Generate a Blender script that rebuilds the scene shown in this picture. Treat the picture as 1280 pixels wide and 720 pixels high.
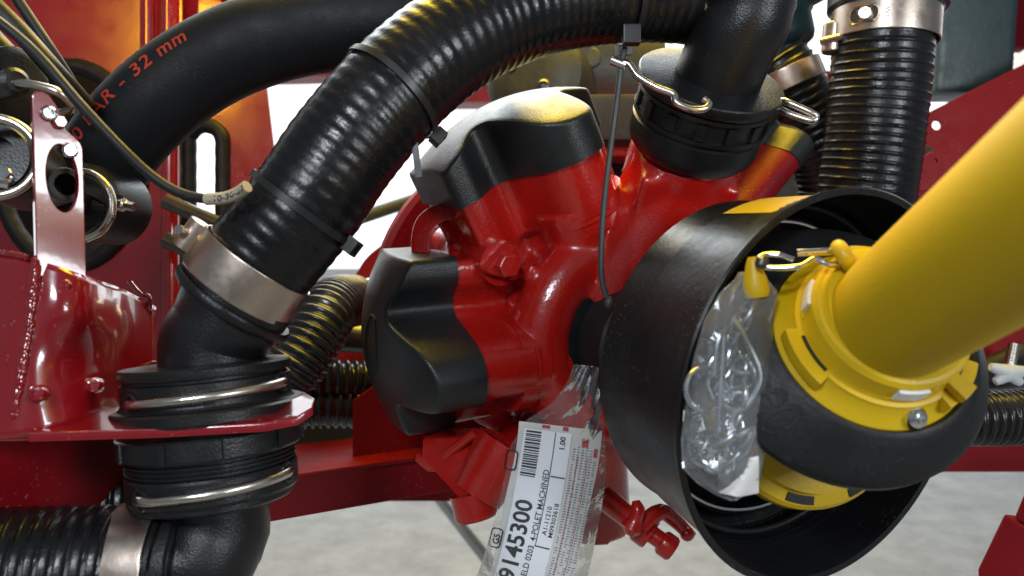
import bpy, bmesh, math, random
import numpy as np
from mathutils import Vector
random.seed(4); rng = np.random.default_rng(4)
for o in list(bpy.data.objects): bpy.data.objects.remove(o)
scene = bpy.context.scene
col = scene.collection

# ------------------------------------------------------------------ camera
PITCH = math.radians(6.0); CAM_H = 0.72; FPX = 1000.0
cam_d = bpy.data.cameras.new('camera'); cam = bpy.data.objects.new('camera', cam_d); col.objects.link(cam)
cam.location = (0, 0, CAM_H); cam.rotation_euler = (math.pi/2 - PITCH, 0, 0)
cam_d.sensor_width = 36; cam_d.lens = 36*FPX/1280; cam_d.clip_start = 0.01; cam_d.clip_end = 200
cam_d.dof.use_dof = True; cam_d.dof.focus_distance = 0.58; cam_d.dof.aperture_fstop = 7.0
scene.camera = cam

# ------------------------------------------------------------------ world, lamps, exposure
world = bpy.data.worlds.new('World'); scene.world = world; world.use_nodes = True
wb = world.node_tree.nodes['Background']
wb.inputs[0].default_value = (0.80, 0.90, 1.0, 1); wb.inputs[1].default_value = 0.15
vs = scene.view_settings
vs.view_transform = 'Standard'; vs.look = 'None'; vs.gamma = 1; vs.exposure = 0.32; vs.use_curve_mapping = False

def lamp(name, loc, target, size, power, colour, size_y=None, spread=180):
    l = bpy.data.lights.new(name, 'AREA'); l.energy = power; l.color = colour
    l.shape = 'RECTANGLE'; l.spread = math.radians(spread); l.size = size; l.size_y = size_y or size
    o = bpy.data.objects.new(name, l); col.objects.link(o); o.location = loc
    o.rotation_euler = (Vector(target)-Vector(loc)).to_track_quat('-Z', 'Y').to_euler()
    return o
lamp('yellow_overhead_lamp', (0.05, 0.88, 1.50), (0.0, 0.66, 0.8), 0.70, 14, (1.0, 0.68, 0.03), 0.45)
lamp('added_panel_glow_light', (-0.85, -0.20, 1.36), (-0.36, 0.92, 0.95), 0.20, 0.20, (1.0, 0.42, 0.03), 0.26, 34)  # unseen source, added to put an orange glow on the back panel
lamp('daylight_from_behind', (-0.2, 3.0, 2.6), (0, 2.6, 0), 3.0, 92, (0.88, 0.96, 1.0), 2.0)
lamp('daylight_from_front', (-0.25, -0.55, 1.25), (0.0, 0.6, 0.75), 0.30, 6.8, (0.86, 0.93, 1.0), 0.16)
lamp('daylight_from_side', (0.97, -0.55, 1.0), (-0.2, 0.5, 0.78), 0.40, 8, (0.88, 0.95, 1.0), 0.34)

# ------------------------------------------------------------------ geometry helpers (camera frame x right, d deep, u up)
A = np.array
CP, SP = math.cos(PITCH), math.sin(PITCH)
def to_world(V):
    V = np.asarray(V, float); out = np.empty_like(V)
    out[..., 0] = V[..., 0]; out[..., 1] = CP*V[..., 1] + SP*V[..., 2]
    out[..., 2] = -SP*V[..., 1] + CP*V[..., 2] + CAM_H
    return out
def from_world(V):
    V = np.asarray(V, float).copy(); V[..., 2] -= CAM_H; out = np.empty_like(V)
    out[..., 0] = V[..., 0]; out[..., 1] = CP*V[..., 1] - SP*V[..., 2]; out[..., 2] = SP*V[..., 1] + CP*V[..., 2]
    return out
def P(px, py, d): return A([(px-640)/FPX*d, d, (360-py)/FPX*d])
def path(pts): return A([P(*p) for p in pts])
def floor_point(px, py, z=0.0):
    r = to_world(P(px, py, 1.0)) - A([0, 0, CAM_H]); t = (z-CAM_H)/r[2]
    return A([0, 0, CAM_H]) + r*t
def unit(v): v = A(v, dtype=float); return v/np.linalg.norm(v)
UPW = A([0, -SP, CP])
def cat(*gs):
    V, F, n = [], [], 0
    for v, f in gs:
        V.append(np.asarray(v, float)); F += [tuple(i+n for i in q) for q in f]; n += len(v)
    return np.vstack(V), F
def spline(pts, n):
    p = np.asarray(pts, float); m = len(p)
    if m == 2: return p[0] + (p[1]-p[0])*np.linspace(0, 1, n)[:, None]
    q = np.vstack([2*p[0]-p[1], p, 2*p[-1]-p[-2]]); S = []
    for i in range(m-1):
        a, b, c, d = q[i], q[i+1], q[i+2], q[i+3]
        t = np.linspace(0, 1, 40, endpoint=(i == m-2))[:, None]
        S.append(0.5*((2*b)+(c-a)*t+(2*a-5*b+4*c-d)*t**2+(3*b-a-3*c+d)*t**3))
    S = np.vstack(S); L = np.r_[0, np.cumsum(np.linalg.norm(np.diff(S, axis=0), axis=1))]
    s = np.linspace(0, L[-1], n)
    return np.c_[np.interp(s, L, S[:, 0]), np.interp(s, L, S[:, 1]), np.interp(s, L, S[:, 2])]
def length(p): return np.linalg.norm(np.diff(p, axis=0), axis=1).sum()
def frames(p, ref=None):
    T = np.gradient(p, axis=0); T /= np.linalg.norm(T, axis=1)[:, None]
    if ref is None:
        ref = A([0, 0, 1.]) if abs(T[0][2]) < .9 else A([1., 0, 0])
    N = np.zeros_like(T); b = ref - T[0]*(ref@T[0]); N[0] = b/np.linalg.norm(b)
    for i in range(1, len(p)):
        b = N[i-1]-T[i]*(N[i-1]@T[i]); N[i] = b/np.linalg.norm(b)
    return T, N, np.cross(T, N)
def tube(p, r, seg=20, closed=False, caps=True, rfun=None, ref=None):
    p = np.asarray(p, float); n = len(p); T, N, B = frames(p, ref)
    if closed:
        T[0] = T[-1] = unit(p[1]-p[-2])
    th = np.linspace(0, 2*math.pi, seg, endpoint=False)
    R = np.broadcast_to(np.asarray(r, float), (n,)) if np.ndim(r) < 2 else None
    rr = (rfun(np.arange(n)[:, None], th[None, :]) if rfun else R[:, None]*np.ones((1, seg)))
    V = p[:, None]+rr[..., None]*(np.cos(th)[None, :, None]*N[:, None]+np.sin(th)[None, :, None]*B[:, None])
    F = []
    for i in range(n-1 if not closed else n-1):
        for j in range(seg):
            k = (j+1) % seg; F.append((i*seg+j, i*seg+k, (i+1)*seg+k, (i+1)*seg+j))
    V = V.reshape(-1, 3)
    if caps and not closed:
        F.append(tuple(range(seg-1, -1, -1))); F.append(tuple((n-1)*seg+j for j in range(seg)))
    return V, F
def hose(pts, r, pitch, amp, seg=48, per=7, helix=True, sharp=2.0, ridge=0):
    p0 = spline(pts, 60); L = length(p0); n = int(L/pitch*per)
    p = spline(pts, n); s = np.linspace(0, L, n)
    def rf(i, th):
        ph = 2*math.pi*(s[i]+.06*pitch*np.sin(s[i]*41+th)+.05*pitch*np.sin(s[i]*97+1.7*np.sin(th)))/pitch + (th if helix else 0)
        w = np.tanh(sharp*np.sin(ph))/math.tanh(sharp)
        if ridge: w = (.5+.5*np.cos(ph))**ridge*2-.4
        return r + amp*w*(1+.18*np.sin(s[i]*63+2*np.cos(th)))
    return tube(p, r, seg, rfun=rf)
def ortho(axis, hint=None):
    w = unit(axis); h = A([1., 0, 0]) if hint is None else A(hint, dtype=float)
    if abs(unit(h)@w) > .95: h = A([0, 1., 0])
    u = unit(h-w*(h@w)); return u, np.cross(w, u), w
def lathe(prof, o, axis, seg=64, hint=None, a0=0, a1=2*math.pi, closed_profile=False):
    u, v, w = ortho(axis, hint); full = abs(a1-a0-2*math.pi) < 1e-6
    th = np.linspace(a0, a1, seg, endpoint=not full); V = []
    for r, h in prof:
        V.append(o+w*h+max(r, 1e-5)*(np.cos(th)[:, None]*u+np.sin(th)[:, None]*v))
    V = np.vstack(V); F = []; n = len(prof)
    for i in range(n if closed_profile else n-1):
        i2 = (i+1) % n
        for j in range(seg if full else seg-1):
            k = (j+1) % seg; F.append((i*seg+j, i*seg+k, i2*seg+k, i2*seg+j))
    if not closed_profile and full:
        F.append(tuple(range(seg-1, -1, -1))); F.append(tuple((n-1)*seg+j for j in range(seg)))
    return V, F
def rings(outline, steps, o, u, v, w):
    out = np.asarray(outline, float); k = len(out); V = []
    for s, h in steps:
        sc = s if np.ndim(s) else (s, s)
        V.append(o+w*h+out[:, :1]*sc[0]*u+out[:, 1:]*sc[1]*v)
    V = np.vstack(V); F = []
    for i in range(len(steps)-1):
        for j in range(k):
            q = (j+1) % k; F.append((i*k+j, i*k+q, (i+1)*k+q, (i+1)*k+j))
    F.append(tuple(range(k-1, -1, -1))); F.append(tuple((len(steps)-1)*k+j for j in range(k)))
    return V, F
def box(c, axes, size):
    c = A(c, dtype=float); V = []
    for z in (-.5, .5):
        for y in (-.5, .5):
            for x in (-.5, .5): V.append(c+axes[0]*size[0]*x+axes[1]*size[1]*y+axes[2]*size[2]*z)
    return A(V), [(0, 2, 3, 1), (4, 5, 7, 6), (0, 1, 5, 4), (2, 6, 7, 3), (0, 4, 6, 2), (1, 3, 7, 5)]
AX = (A([1., 0, 0]), A([0, 1., 0]), A([0, 0, 1.]))
AXW = (A([1., 0, 0]), A([0, CP, SP]), UPW)          # world-level axes written in the camera frame
def slab(poly, down):
    """prism from a loop of 3D points, thickened along the vector `down`"""
    p = np.asarray(poly, float); k = len(p); V = np.vstack([p, p+down])
    F = [tuple(range(k)), tuple(range(2*k-1, k-1, -1))]+[(j, j+k, (j+1) % k+k, (j+1) % k) for j in range(k)]
    return V, F
def grid(fn, nu, nv):
    V = [fn(i/(nu-1), j/(nv-1)) for i in range(nu) for j in range(nv)]
    F = [(i*nv+j, (i+1)*nv+j, (i+1)*nv+j+1, i*nv+j+1) for i in range(nu-1) for j in range(nv-1)]
    return A(V), F
def torus(c, axis, R, r, seg=64, sub=14, a0=0, a1=2*math.pi, hint=None):
    u, v, w = ortho(axis, hint); full = abs(a1-a0-2*math.pi) < 1e-6
    t = np.linspace(a0, a1, seg+1)
    p = c+R*(np.cos(t)[:, None]*u+np.sin(t)[:, None]*v)
    return tube(p, r, sub, closed=full, ref=w)
def ball(c, r, seg=16, sc=(1, 1, 1)):
    V, F = [], []
    for i in range(seg//2+1):
        a = math.pi*i/(seg//2)
        for j in range(seg):
            b = 2*math.pi*j/seg
            V.append(A(c)+r*A([sc[0]*math.sin(a)*math.cos(b), sc[1]*math.sin(a)*math.sin(b), sc[2]*math.cos(a)]))
    for i in range(seg//2):
        for j in range(seg):
            k = (j+1) % seg; F.append((i*seg+j, i*seg+k, (i+1)*seg+k, (i+1)*seg+j))
    return A(V), F
def plate2d(outline, holes, th, bev=0.0):
    cu = bpy.data.curves.new('plate_outline', 'CURVE'); cu.dimensions = '2D'; cu.fill_mode = 'BOTH'
    cu.extrude = th/2-bev; cu.bevel_depth = bev; cu.bevel_resolution = 1
    for pts in [outline]+list(holes):
        sp = cu.splines.new('POLY'); sp.points.add(len(pts)-1)
        for q, (x, y) in zip(sp.points, pts): q.co = (x, y, 0, 1)
        sp.use_cyclic_u = True
    o = bpy.data.objects.new('plate_outline', cu); m = o.to_mesh()
    V = A([v.co[:] for v in m.vertices]); F = [tuple(f.vertices) for f in m.polygons]
    o.to_mesh_clear(); bpy.data.objects.remove(o); bpy.data.curves.remove(cu)
    return V, F
def place(g, o, u, v, w): return o+g[0][:, :1]*u+g[0][:, 1:2]*v+g[0][:, 2:]*w, g[1]
def oval(cx, cy, rx, ry, n=32): return [(cx+rx*math.cos(2*math.pi*i/n), cy+ry*math.sin(2*math.pi*i/n)) for i in range(n)]
def rounded(pts, r, n=5):
    out = []; k = len(pts)
    for i in range(k):
        a, b, c = A(pts[i-1], dtype=float), A(pts[i], dtype=float), A(pts[(i+1) % k], dtype=float)
        rr = min(r, .49*np.linalg.norm(a-b), .49*np.linalg.norm(c-b))
        p, q = b+unit(a-b)*rr, b+unit(c-b)*rr
        for t in np.linspace(0, 1, n+1): out.append((1-t)**2*p+2*t*(1-t)*b+t*t*q)
    return A(out)
def text2d(s, size, bold=0.0, shear=0.0, spacing=1.0):
    cu = bpy.data.curves.new('lettering', 'FONT'); cu.body = s; cu.size = size; cu.offset = bold*size
    cu.shear = shear; cu.space_character = spacing; cu.fill_mode = 'FRONT'; cu.resolution_u = 3
    o = bpy.data.objects.new('lettering', cu); m = o.to_mesh()
    V = A([v.co[:] for v in m.vertices]); F = [tuple(f.vertices) for f in m.polygons]
    o.to_mesh_clear(); bpy.data.objects.remove(o); bpy.data.curves.remove(cu)
    return V, F

# ------------------------------------------------------------------ objects
def thing(name, label, cat_, base, group=None):
    o = bpy.data.objects.new(name, None); col.objects.link(o); o.empty_display_size = .02
    o.location = to_world(A(base, dtype=float)); o['label'] = label; o['category'] = cat_
    if group: o['group'] = group
    return o
def mesh(name, g, m, parent=None, angle=38, bevel=0, solid=0, world_space=False, sub=0, remesh=0, weld=False):
    W = np.asarray(g[0], float) if world_space else to_world(g[0])
    c = (W.min(0)+W.max(0))/2
    if parent is None: c[2] = W[:, 2].min()
    me = bpy.data.meshes.new(name); me.from_pydata((W-c).tolist(), [], g[1])
    bm = bmesh.new(); bm.from_mesh(me)
    if weld: bmesh.ops.remove_doubles(bm, verts=bm.verts, dist=1e-5)
    bmesh.ops.recalc_face_normals(bm, faces=bm.faces)
    if bevel:
        es = [e for e in bm.edges if len(e.link_faces) == 2 and e.calc_face_angle(0) > math.radians(32)]
        bmesh.ops.bevel(bm, geom=es, offset=bevel, segments=2, profile=.6, affect='EDGES', clamp_overlap=True)
    bm.to_mesh(me); bm.free()
    for p in me.polygons: p.use_smooth = True
    if not remesh: me.set_sharp_from_angle(angle=math.radians(angle))
    o = bpy.data.objects.new(name, me); col.objects.link(o); me.materials.append(m)
    o.location = c
    if parent is not None:
        acc = Vector((0, 0, 0)); q = parent
        while q: acc += q.location; q = q.parent
        o.parent = parent; o.location = Vector(c)-acc
    if solid:
        s = o.modifiers.new('thickness', 'SOLIDIFY'); s.thickness = solid; s.offset = 0
    if not remesh:
        k = o.modifiers.new('normals', 'WEIGHTED_NORMAL'); k.keep_sharp = True
    if remesh:
        r = o.modifiers.new('cast', 'REMESH'); r.mode = 'VOXEL'; r.voxel_size = remesh; r.use_smooth_shade = True
        s = o.modifiers.new('smooth', 'SMOOTH'); s.factor = .5; s.iterations = 4
    if sub:
        s = o.modifiers.new('sub', 'SUBSURF'); s.levels = s.render_levels = sub
    return o
def tag(o, label, cat_, group=None):
    o['label'] = label; o['category'] = cat_
    if group: o['group'] = group
    return o
def structure(o): o['kind'] = 'structure'; return o

# ------------------------------------------------------------------ materials
def material(name, colour, rough=.4, metal=0., var=.12, vscale=18., bump=.0, bscale=150., coat=0., spec=.5,
             dust=0., dust_col=(.5, .5, .48), dscale=500., rvar=.1, alpha_noise=None, wear=0., wear_col=(.3, .3, .3)):
    m = bpy.data.materials.new(name); m.use_nodes = True; nt = m.node_tree; N = nt.nodes; Lk = nt.links
    b = N['Principled BSDF']; b.inputs['Metallic'].default_value = metal
    b.inputs['Specular IOR Level'].default_value = spec
    b.inputs['Coat Weight'].default_value = coat; b.inputs['Coat Roughness'].default_value = .06
    tc = N.new('ShaderNodeTexCoord')
    def noise(scale, detail=4, rgh=.55):
        n = N.new('ShaderNodeTexNoise'); n.inputs['Scale'].default_value = scale; n.inputs['Detail'].default_value = detail
        n.inputs['Roughness'].default_value = rgh; Lk.new(tc.outputs['Object'], n.inputs['Vector']); return n
    n1 = noise(vscale)
    mix = N.new('ShaderNodeMix'); mix.data_type = 'RGBA'
    c = A(colour); mix.inputs['A'].default_value = (*np.clip(c*(1-var), 0, 1), 1); mix.inputs['B'].default_value = (*np.clip(c*(1+var), 0, 1), 1)
    Lk.new(n1.outputs['Fac'], mix.inputs['Factor']); out = mix.outputs['Result']
    mr = N.new('ShaderNodeMapRange'); n2 = noise(vscale*2.3, 5, .65); Lk.new(n2.outputs['Fac'], mr.inputs['Value'])
    mr.inputs['From Min'].default_value = .3; mr.inputs['From Max'].default_value = .7
    mr.inputs['To Min'].default_value = max(.02, rough-rvar); mr.inputs['To Max'].default_value = min(1, rough+rvar)
    rout = mr.outputs['Result']
    def overlay(fac, colr, out):
        mx = N.new('ShaderNodeMix'); mx.data_type = 'RGBA'; Lk.new(fac, mx.inputs['Factor']); Lk.new(out, mx.inputs['A'])
        mx.inputs['B'].default_value = (*colr, 1); return mx.outputs['Result']
    if wear:
        n3 = noise(vscale*1.1, 8, .7); r = N.new('ShaderNodeMapRange'); Lk.new(n3.outputs['Fac'], r.inputs['Value'])
        r.inputs['From Min'].default_value = .62; r.inputs['From Max'].default_value = .75; r.inputs['To Max'].default_value = wear
        out = overlay(r.outputs['Result'], wear_col, out)
    if dust:
        vo = N.new('ShaderNodeTexVoronoi'); vo.inputs['Scale'].default_value = dscale; Lk.new(tc.outputs['Object'], vo.inputs['Vector'])
        r = N.new('ShaderNodeMapRange'); Lk.new(vo.outputs['Distance'], r.inputs['Value'])
        r.inputs['From Min'].default_value = .10; r.inputs['From Max'].default_value = .22; r.inputs['To Min'].default_value = 1; r.inputs['To Max'].default_value = 0
        n4 = noise(dscale*.06, 3); r2 = N.new('ShaderNodeMapRange'); Lk.new(n4.outputs['Fac'], r2.inputs['Value'])
        r2.inputs['From Min'].default_value = .5; r2.inputs['From Max'].default_value = .75; r2.inputs['To Max'].default_value = dust
        mu = N.new('ShaderNodeMath'); mu.operation = 'MULTIPLY'; Lk.new(r.outputs['Result'], mu.inputs[0]); Lk.new(r2.outputs['Result'], mu.inputs[1])
        out = overlay(mu.outputs['Value'], dust_col, out)
    Lk.new(out, b.inputs['Base Color']); Lk.new(rout, b.inputs['Roughness'])
    if bump:
        nb = noise(bscale, 3, .5); bp = N.new('ShaderNodeBump'); bp.inputs['Strength'].default_value = bump
        bp.inputs['Distance'].default_value = .002; Lk.new(nb.outputs['Fac'], bp.inputs['Height']); Lk.new(bp.outputs['Normal'], b.inputs['Normal'])
        if coat: Lk.new(bp.outputs['Normal'], b.inputs['Coat Normal'])
    return m
M = {}
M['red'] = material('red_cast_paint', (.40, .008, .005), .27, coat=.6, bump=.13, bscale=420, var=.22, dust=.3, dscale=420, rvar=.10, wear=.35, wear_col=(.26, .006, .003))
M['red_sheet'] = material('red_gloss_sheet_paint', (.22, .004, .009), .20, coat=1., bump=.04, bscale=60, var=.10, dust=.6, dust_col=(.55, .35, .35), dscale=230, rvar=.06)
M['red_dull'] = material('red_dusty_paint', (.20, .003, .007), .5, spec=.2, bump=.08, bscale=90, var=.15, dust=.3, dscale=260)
M['black_cap'] = material('black_moulded_cover', (.013, .0145, .016), .36, bump=.22, bscale=900, var=.2, dust=.35, dust_col=(.2, .2, .19), dscale=600, rvar=.09)
M['black_plastic'] = material('black_nylon_fitting', (.008, .008, .009), .36, spec=.42, bump=.18, bscale=700, var=.2, dust=.3, dust_col=(.22, .22, .2), dscale=520, rvar=.1)
M['black_hose'] = material('black_spiral_hose', (.006, .006, .007), .30, spec=.4, bump=.16, bscale=240, var=.3, dust=.3, dust_col=(.15, .15, .15), dscale=420, rvar=.10)
M['rubber_hose'] = material('matt_rubber_hose', (.006, .007, .009), .55, bump=.15, bscale=700, var=.2, dust=.25, dscale=500, spec=.25)
M['shield'] = material('black_shield_rubber', (.007, .007, .008), .34, spec=.38, bump=.10, bscale=200, var=.25, dust=.6, dust_col=(.28, .27, .22), dscale=330, rvar=.10, wear=.12, wear_col=(.10, .10, .09), vscale=9)
M['boot'] = material('black_flexible_boot', (.008, .008, .009), .52, spec=.32, bump=.15, bscale=260, var=.2, dust=.4, dust_col=(.25, .25, .24), dscale=420, wear=.25, wear_col=(.035, .035, .037), vscale=14)
M['yellow'] = material('yellow_guard_plastic', (.62, .40, .003), .42, bump=.10, bscale=420, var=.06, dust=.2, dust_col=(.5, .42, .2), dscale=420, rvar=.06)
M['yellow_tube'] = material('yellow_guard_tube', (.56, .37, .001), .64, spec=.3, bump=.16, bscale=700, var=.10, rvar=.08, wear=.30, wear_col=(.40, .27, .02), vscale=14, dust=.25, dust_col=(.40, .30, .08), dscale=300)
M['steel'] = material('brushed_stainless_band', (.56, .46, .39), .33, 1., var=.12, bump=.06, bscale=160, rvar=.08, vscale=30)
M['zinc'] = material('zinc_plated_wire', (.62, .57, .52), .26, 1., var=.15, bump=.05, bscale=300)
M['chrome'] = material('bright_chrome', (.75, .75, .76), .12, 1., var=.08)
M['link'] = material('bright_zinc_chain', (.50, .53, .56), .28, .95, var=.1)
M['dark_metal'] = material('dark_grey_metal', (.10, .10, .10), .35, .8, var=.2, bump=.1)
M['grey_hose'] = material('grey_corrugated_hose', (.018, .019, .021), .24, var=.2, bump=.05)
M['cable'] = material('black_cable_sheath', (.014, .014, .015), .5, spec=.3, bump=.08, bscale=500, dust=.3, dscale=600)
M['tie'] = material('black_nylon_tie', (.012, .012, .013), .40, bump=.05)
M['grey_tie'] = material('grey_rubber_strap', (.045, .045, .044), .5, bump=.1)
M['beige'] = material('beige_cable_marker', (.42, .36, .28), .5)
M['ink'] = material('black_print', (.012, .012, .014), .5)
M['red_ink'] = material('red_print', (.38, .028, .012), .55)
M['paper'] = material('white_label_paper', (.86, .86, .91), .55, var=.03)
M['leaflet'] = material('grey_leaflet_paper', (.66, .64, .63), .6, var=.08, bump=.2, bscale=60)
M['crimson_ink'] = material('crimson_print', (.45, .03, .05), .5)
M['grey_ink'] = material('grey_print', (.16, .15, .16), .6)
M['white_plug'] = material('white_nylon_plug', (.72, .70, .68), .45)
M['concrete'] = material('concrete_slab', (.25, .252, .252), .85, var=.45, vscale=16, bump=.9, bscale=70, dust=.9, dust_col=(.09, .09, .09), dscale=110, wear=.75, wear_col=(.15, .15, .155))
M['joint'] = material('dark_joint_filler', (.035, .04, .042), .8, bump=.6, bscale=80, var=.4)
M['olive'] = material('grey_cast_housing', (.035, .034, .022), .5, var=.2, bump=.2)
M['blue_box'] = material('dark_blue_plastic_box', (.012, .035, .05), .4, bump=.1)
M['void'] = material('black_parts_and_shade', (.006, .006, .007), .6)  # black parts, plus the box standing in for shade behind the panel hole
M['pale'] = material('pale_grey_plastic', (.55, .58, .60), .5)
def film_material(ior=1.46, haze=.03):
    m = bpy.data.materials.new('clear_plastic_film'); m.use_nodes = True; nt = m.node_tree; N = nt.nodes; L = nt.links
    N.remove(N['Principled BSDF']); out = N['Material Output']
    tr = N.new('ShaderNodeBsdfTransparent'); tr.inputs[0].default_value = (.97, .98, .985, 1)
    gl = N.new('ShaderNodeBsdfGlossy'); gl.inputs['Roughness'].default_value = .05; gl.inputs['Color'].default_value = (.95, .97, 1, 1)
    df = N.new('ShaderNodeBsdfDiffuse'); df.inputs[0].default_value = (.8, .82, .84, 1)
    fr = N.new('ShaderNodeFresnel'); fr.inputs['IOR'].default_value = ior
    tc = N.new('ShaderNodeTexCoord'); n = N.new('ShaderNodeTexNoise'); n.inputs['Scale'].default_value = 70; n.inputs['Detail'].default_value = 4
    n.inputs['Distortion'].default_value = 1.2
    L.new(tc.outputs['Object'], n.inputs['Vector']); bp = N.new('ShaderNodeBump'); bp.inputs['Strength'].default_value = .3; bp.inputs['Distance'].default_value = .003
    L.new(n.outputs['Fac'], bp.inputs['Height'])
    for s in (gl, fr, df): L.new(bp.outputs['Normal'], s.inputs['Normal'])
    ma = N.new('ShaderNodeMath'); ma.operation = 'MULTIPLY_ADD'; ma.inputs[1].default_value = 1.0; ma.inputs[2].default_value = .0; ma.use_clamp = True
    L.new(fr.outputs[0], ma.inputs[0])
    m1 = N.new('ShaderNodeMixShader'); L.new(ma.outputs[0], m1.inputs[0]); L.new(tr.outputs[0], m1.inputs[1]); L.new(gl.outputs[0], m1.inputs[2])
    m2 = N.new('ShaderNodeMixShader'); m2.inputs[0].default_value = haze; L.new(m1.outputs[0], m2.inputs[1]); L.new(df.outputs[0], m2.inputs[2])
    L.new(m2.outputs[0], out.inputs[0]); return m
M['film'] = film_material(); M['bag_film'] = film_material(1.52, .12)
def sky_material():
    m = bpy.data.materials.new('bright_overcast_sky'); m.use_nodes = True; nt = m.node_tree; nt.nodes.remove(nt.nodes['Principled BSDF'])
    e = nt.nodes.new('ShaderNodeEmission'); e.inputs[0].default_value = (.93, .97, 1, 1); e.inputs[1].default_value = 1.5
    nt.links.new(e.outputs[0], nt.nodes['Material Output'].inputs[0]); return m
M['sky'] = sky_material()

# ------------------------------------------------------------------ setting: floor slabs and daylight beyond
base = mesh('floor', box((0, 0, 0), (A([1., 0, 0]), A([0, 1., 0]), A([0, 0, 1.])), (1, 1, 1)), M['joint'], world_space=True)
base.scale = (24, 24, .02); base.location = (0, 5, -.034); structure(base)
j0, j1 = floor_point(548, 622), floor_point(622, 715)
jd = unit((j1-j0)*A([1, 1, 0])); jn = A([jd[1], -jd[0], 0]); jn = jn if jn[0] > 0 else -jn
def floor_slab(a, sgn, w0, w1):
    c = [a+jd*-14+jn*sgn*w0, a+jd*8+jn*sgn*w0, a+jd*8+jn*sgn*w1, a+jd*-14+jn*sgn*w1]
    o = mesh('slab', slab(A(c), A([0, 0, -.03])), M['concrete'], world_space=True, bevel=.004); structure(o); return o
floor_slab(j0, 1, .014, 2.4); floor_slab(j0, -1, .014, 2.4)
floor_slab(j0, 1, 2.43, 9); floor_slab(j0, -1, 2.43, 9)
sky = mesh('sky', (A([(-14, 9, -.5), (14, 9, -.5), (14, 9, 9), (-14, 9, 9)]), [(0, 1, 2, 3)]), M['sky'], world_space=True); structure(sky)

# ------------------------------------------------------------------ pump
n_ = unit([.466, -.871, -.159]); l_ = A([-1., 0, 0]); l_ = unit(l_-n_*(l_@n_))
u_ = np.cross(n_, l_); u_ = u_ if u_[2] > 0 else -u_
PC = A([.056, .75, -.028])
def head_dir(deg):
    a = math.radians(deg); return math.cos(a)*l_+math.sin(a)*u_, -math.sin(a)*l_+math.cos(a)*u_
def pp(l, u, v): return PC+l_*l+u_*u+n_*v
HALF = .073
front = [(-1, .050), (-.74, .052), (-.60, .043), (-.46, .038), (-.34, .044), (-.16, .082), (-.04, .096), (.14, .103), (.34, .102), (.50, .096), (.535, .084), (.555, .048), (1, .040)]
back = [(1, -.034), (.5, -.046), (0, -.050), (-.5, -.046), (-1, -.032)]
outl = [(a*HALF, b) for a, b in front+back]
def smooth_outline(pts, r, n=140):
    p = rounded(pts, r, 6); q = np.vstack([p, p[:1]]); L = np.r_[0, np.cumsum(np.linalg.norm(np.diff(q, axis=0), axis=1))]
    s = np.linspace(0, L[-1], n, endpoint=False); return np.c_[np.interp(s, L, q[:, 0]), np.interp(s, L, q[:, 1])]
CAPO = smooth_outline(outl, .0065, 200)
pump = thing('diaphragm_pump', 'red cast diaphragm pump with black moulded head covers behind the black shield', 'pump', pp(0, -.19, 0))
heads = [(0, -1, .140), (64, 1, .160)]; shift = [0, .004]; HS = [1.0, 1.07]; WALL = [.038, .030]
parts = []
# casting: many solids fused into one skin
parts.append(lathe([(.075, -.085), (.092, -.08), (.092, .045), (.07, .055)], PC, n_, 40))
parts.append(torus(PC+n_*.066, n_, .071, .0255, 64, 18))
for deg, sg, s0 in heads+[(-62, -1, .128), (195, 1, .15)]:
    w, t = head_dir(deg)
    neck = CAPO*A([.74, .70])
    parts.append(rings(neck, [(.95, .03), (1.0, s0-.055), (1.0, s0-.03)], PC, t*sg, n_, w))
    # barrel from the lobe running into the front ring
    q = spline([PC+w*(s0-.040)+t*sg*.018+n_*.056, PC+w*(s0-.065)+t*sg*.016+n_*.056, PC+w*.060+t*sg*.010+n_*.058], 14)
    parts.append(tube(q, A(np.linspace(.0375, .029, 14)), 28))
    q = spline([PC+w*(s0-.012)-t*sg*.05-n_*.002, PC+w*.06-t*sg*.045+n_*.01], 8)
    parts.append(tube(q, .028, 20))
# web ribs between heads
for deg, r in ((36, .105), (101, .10), (-33, .10)):
    w, t = head_dir(deg); parts.append(box(PC+w*(r-.03)+n_*.02, (w, t, n_), (.06, .012, .10)))
# boss with a bolt
w, t = head_dir(33)
BO = PC+w*.122
# upper port to the coupling
ac = unit([.15, -.62, .77]); CO = P(890, 97, .60)
PO = CO-ac*.080
parts.append(tube(spline([PC+u_*.03+n_*.06, PO-ac*.02, PO+ac*.022], 12), A(np.linspace(.05, .043, 12)), 32))
parts.append(box(PO-ac*.012, ortho(ac), (.080, .075, .04)))
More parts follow.
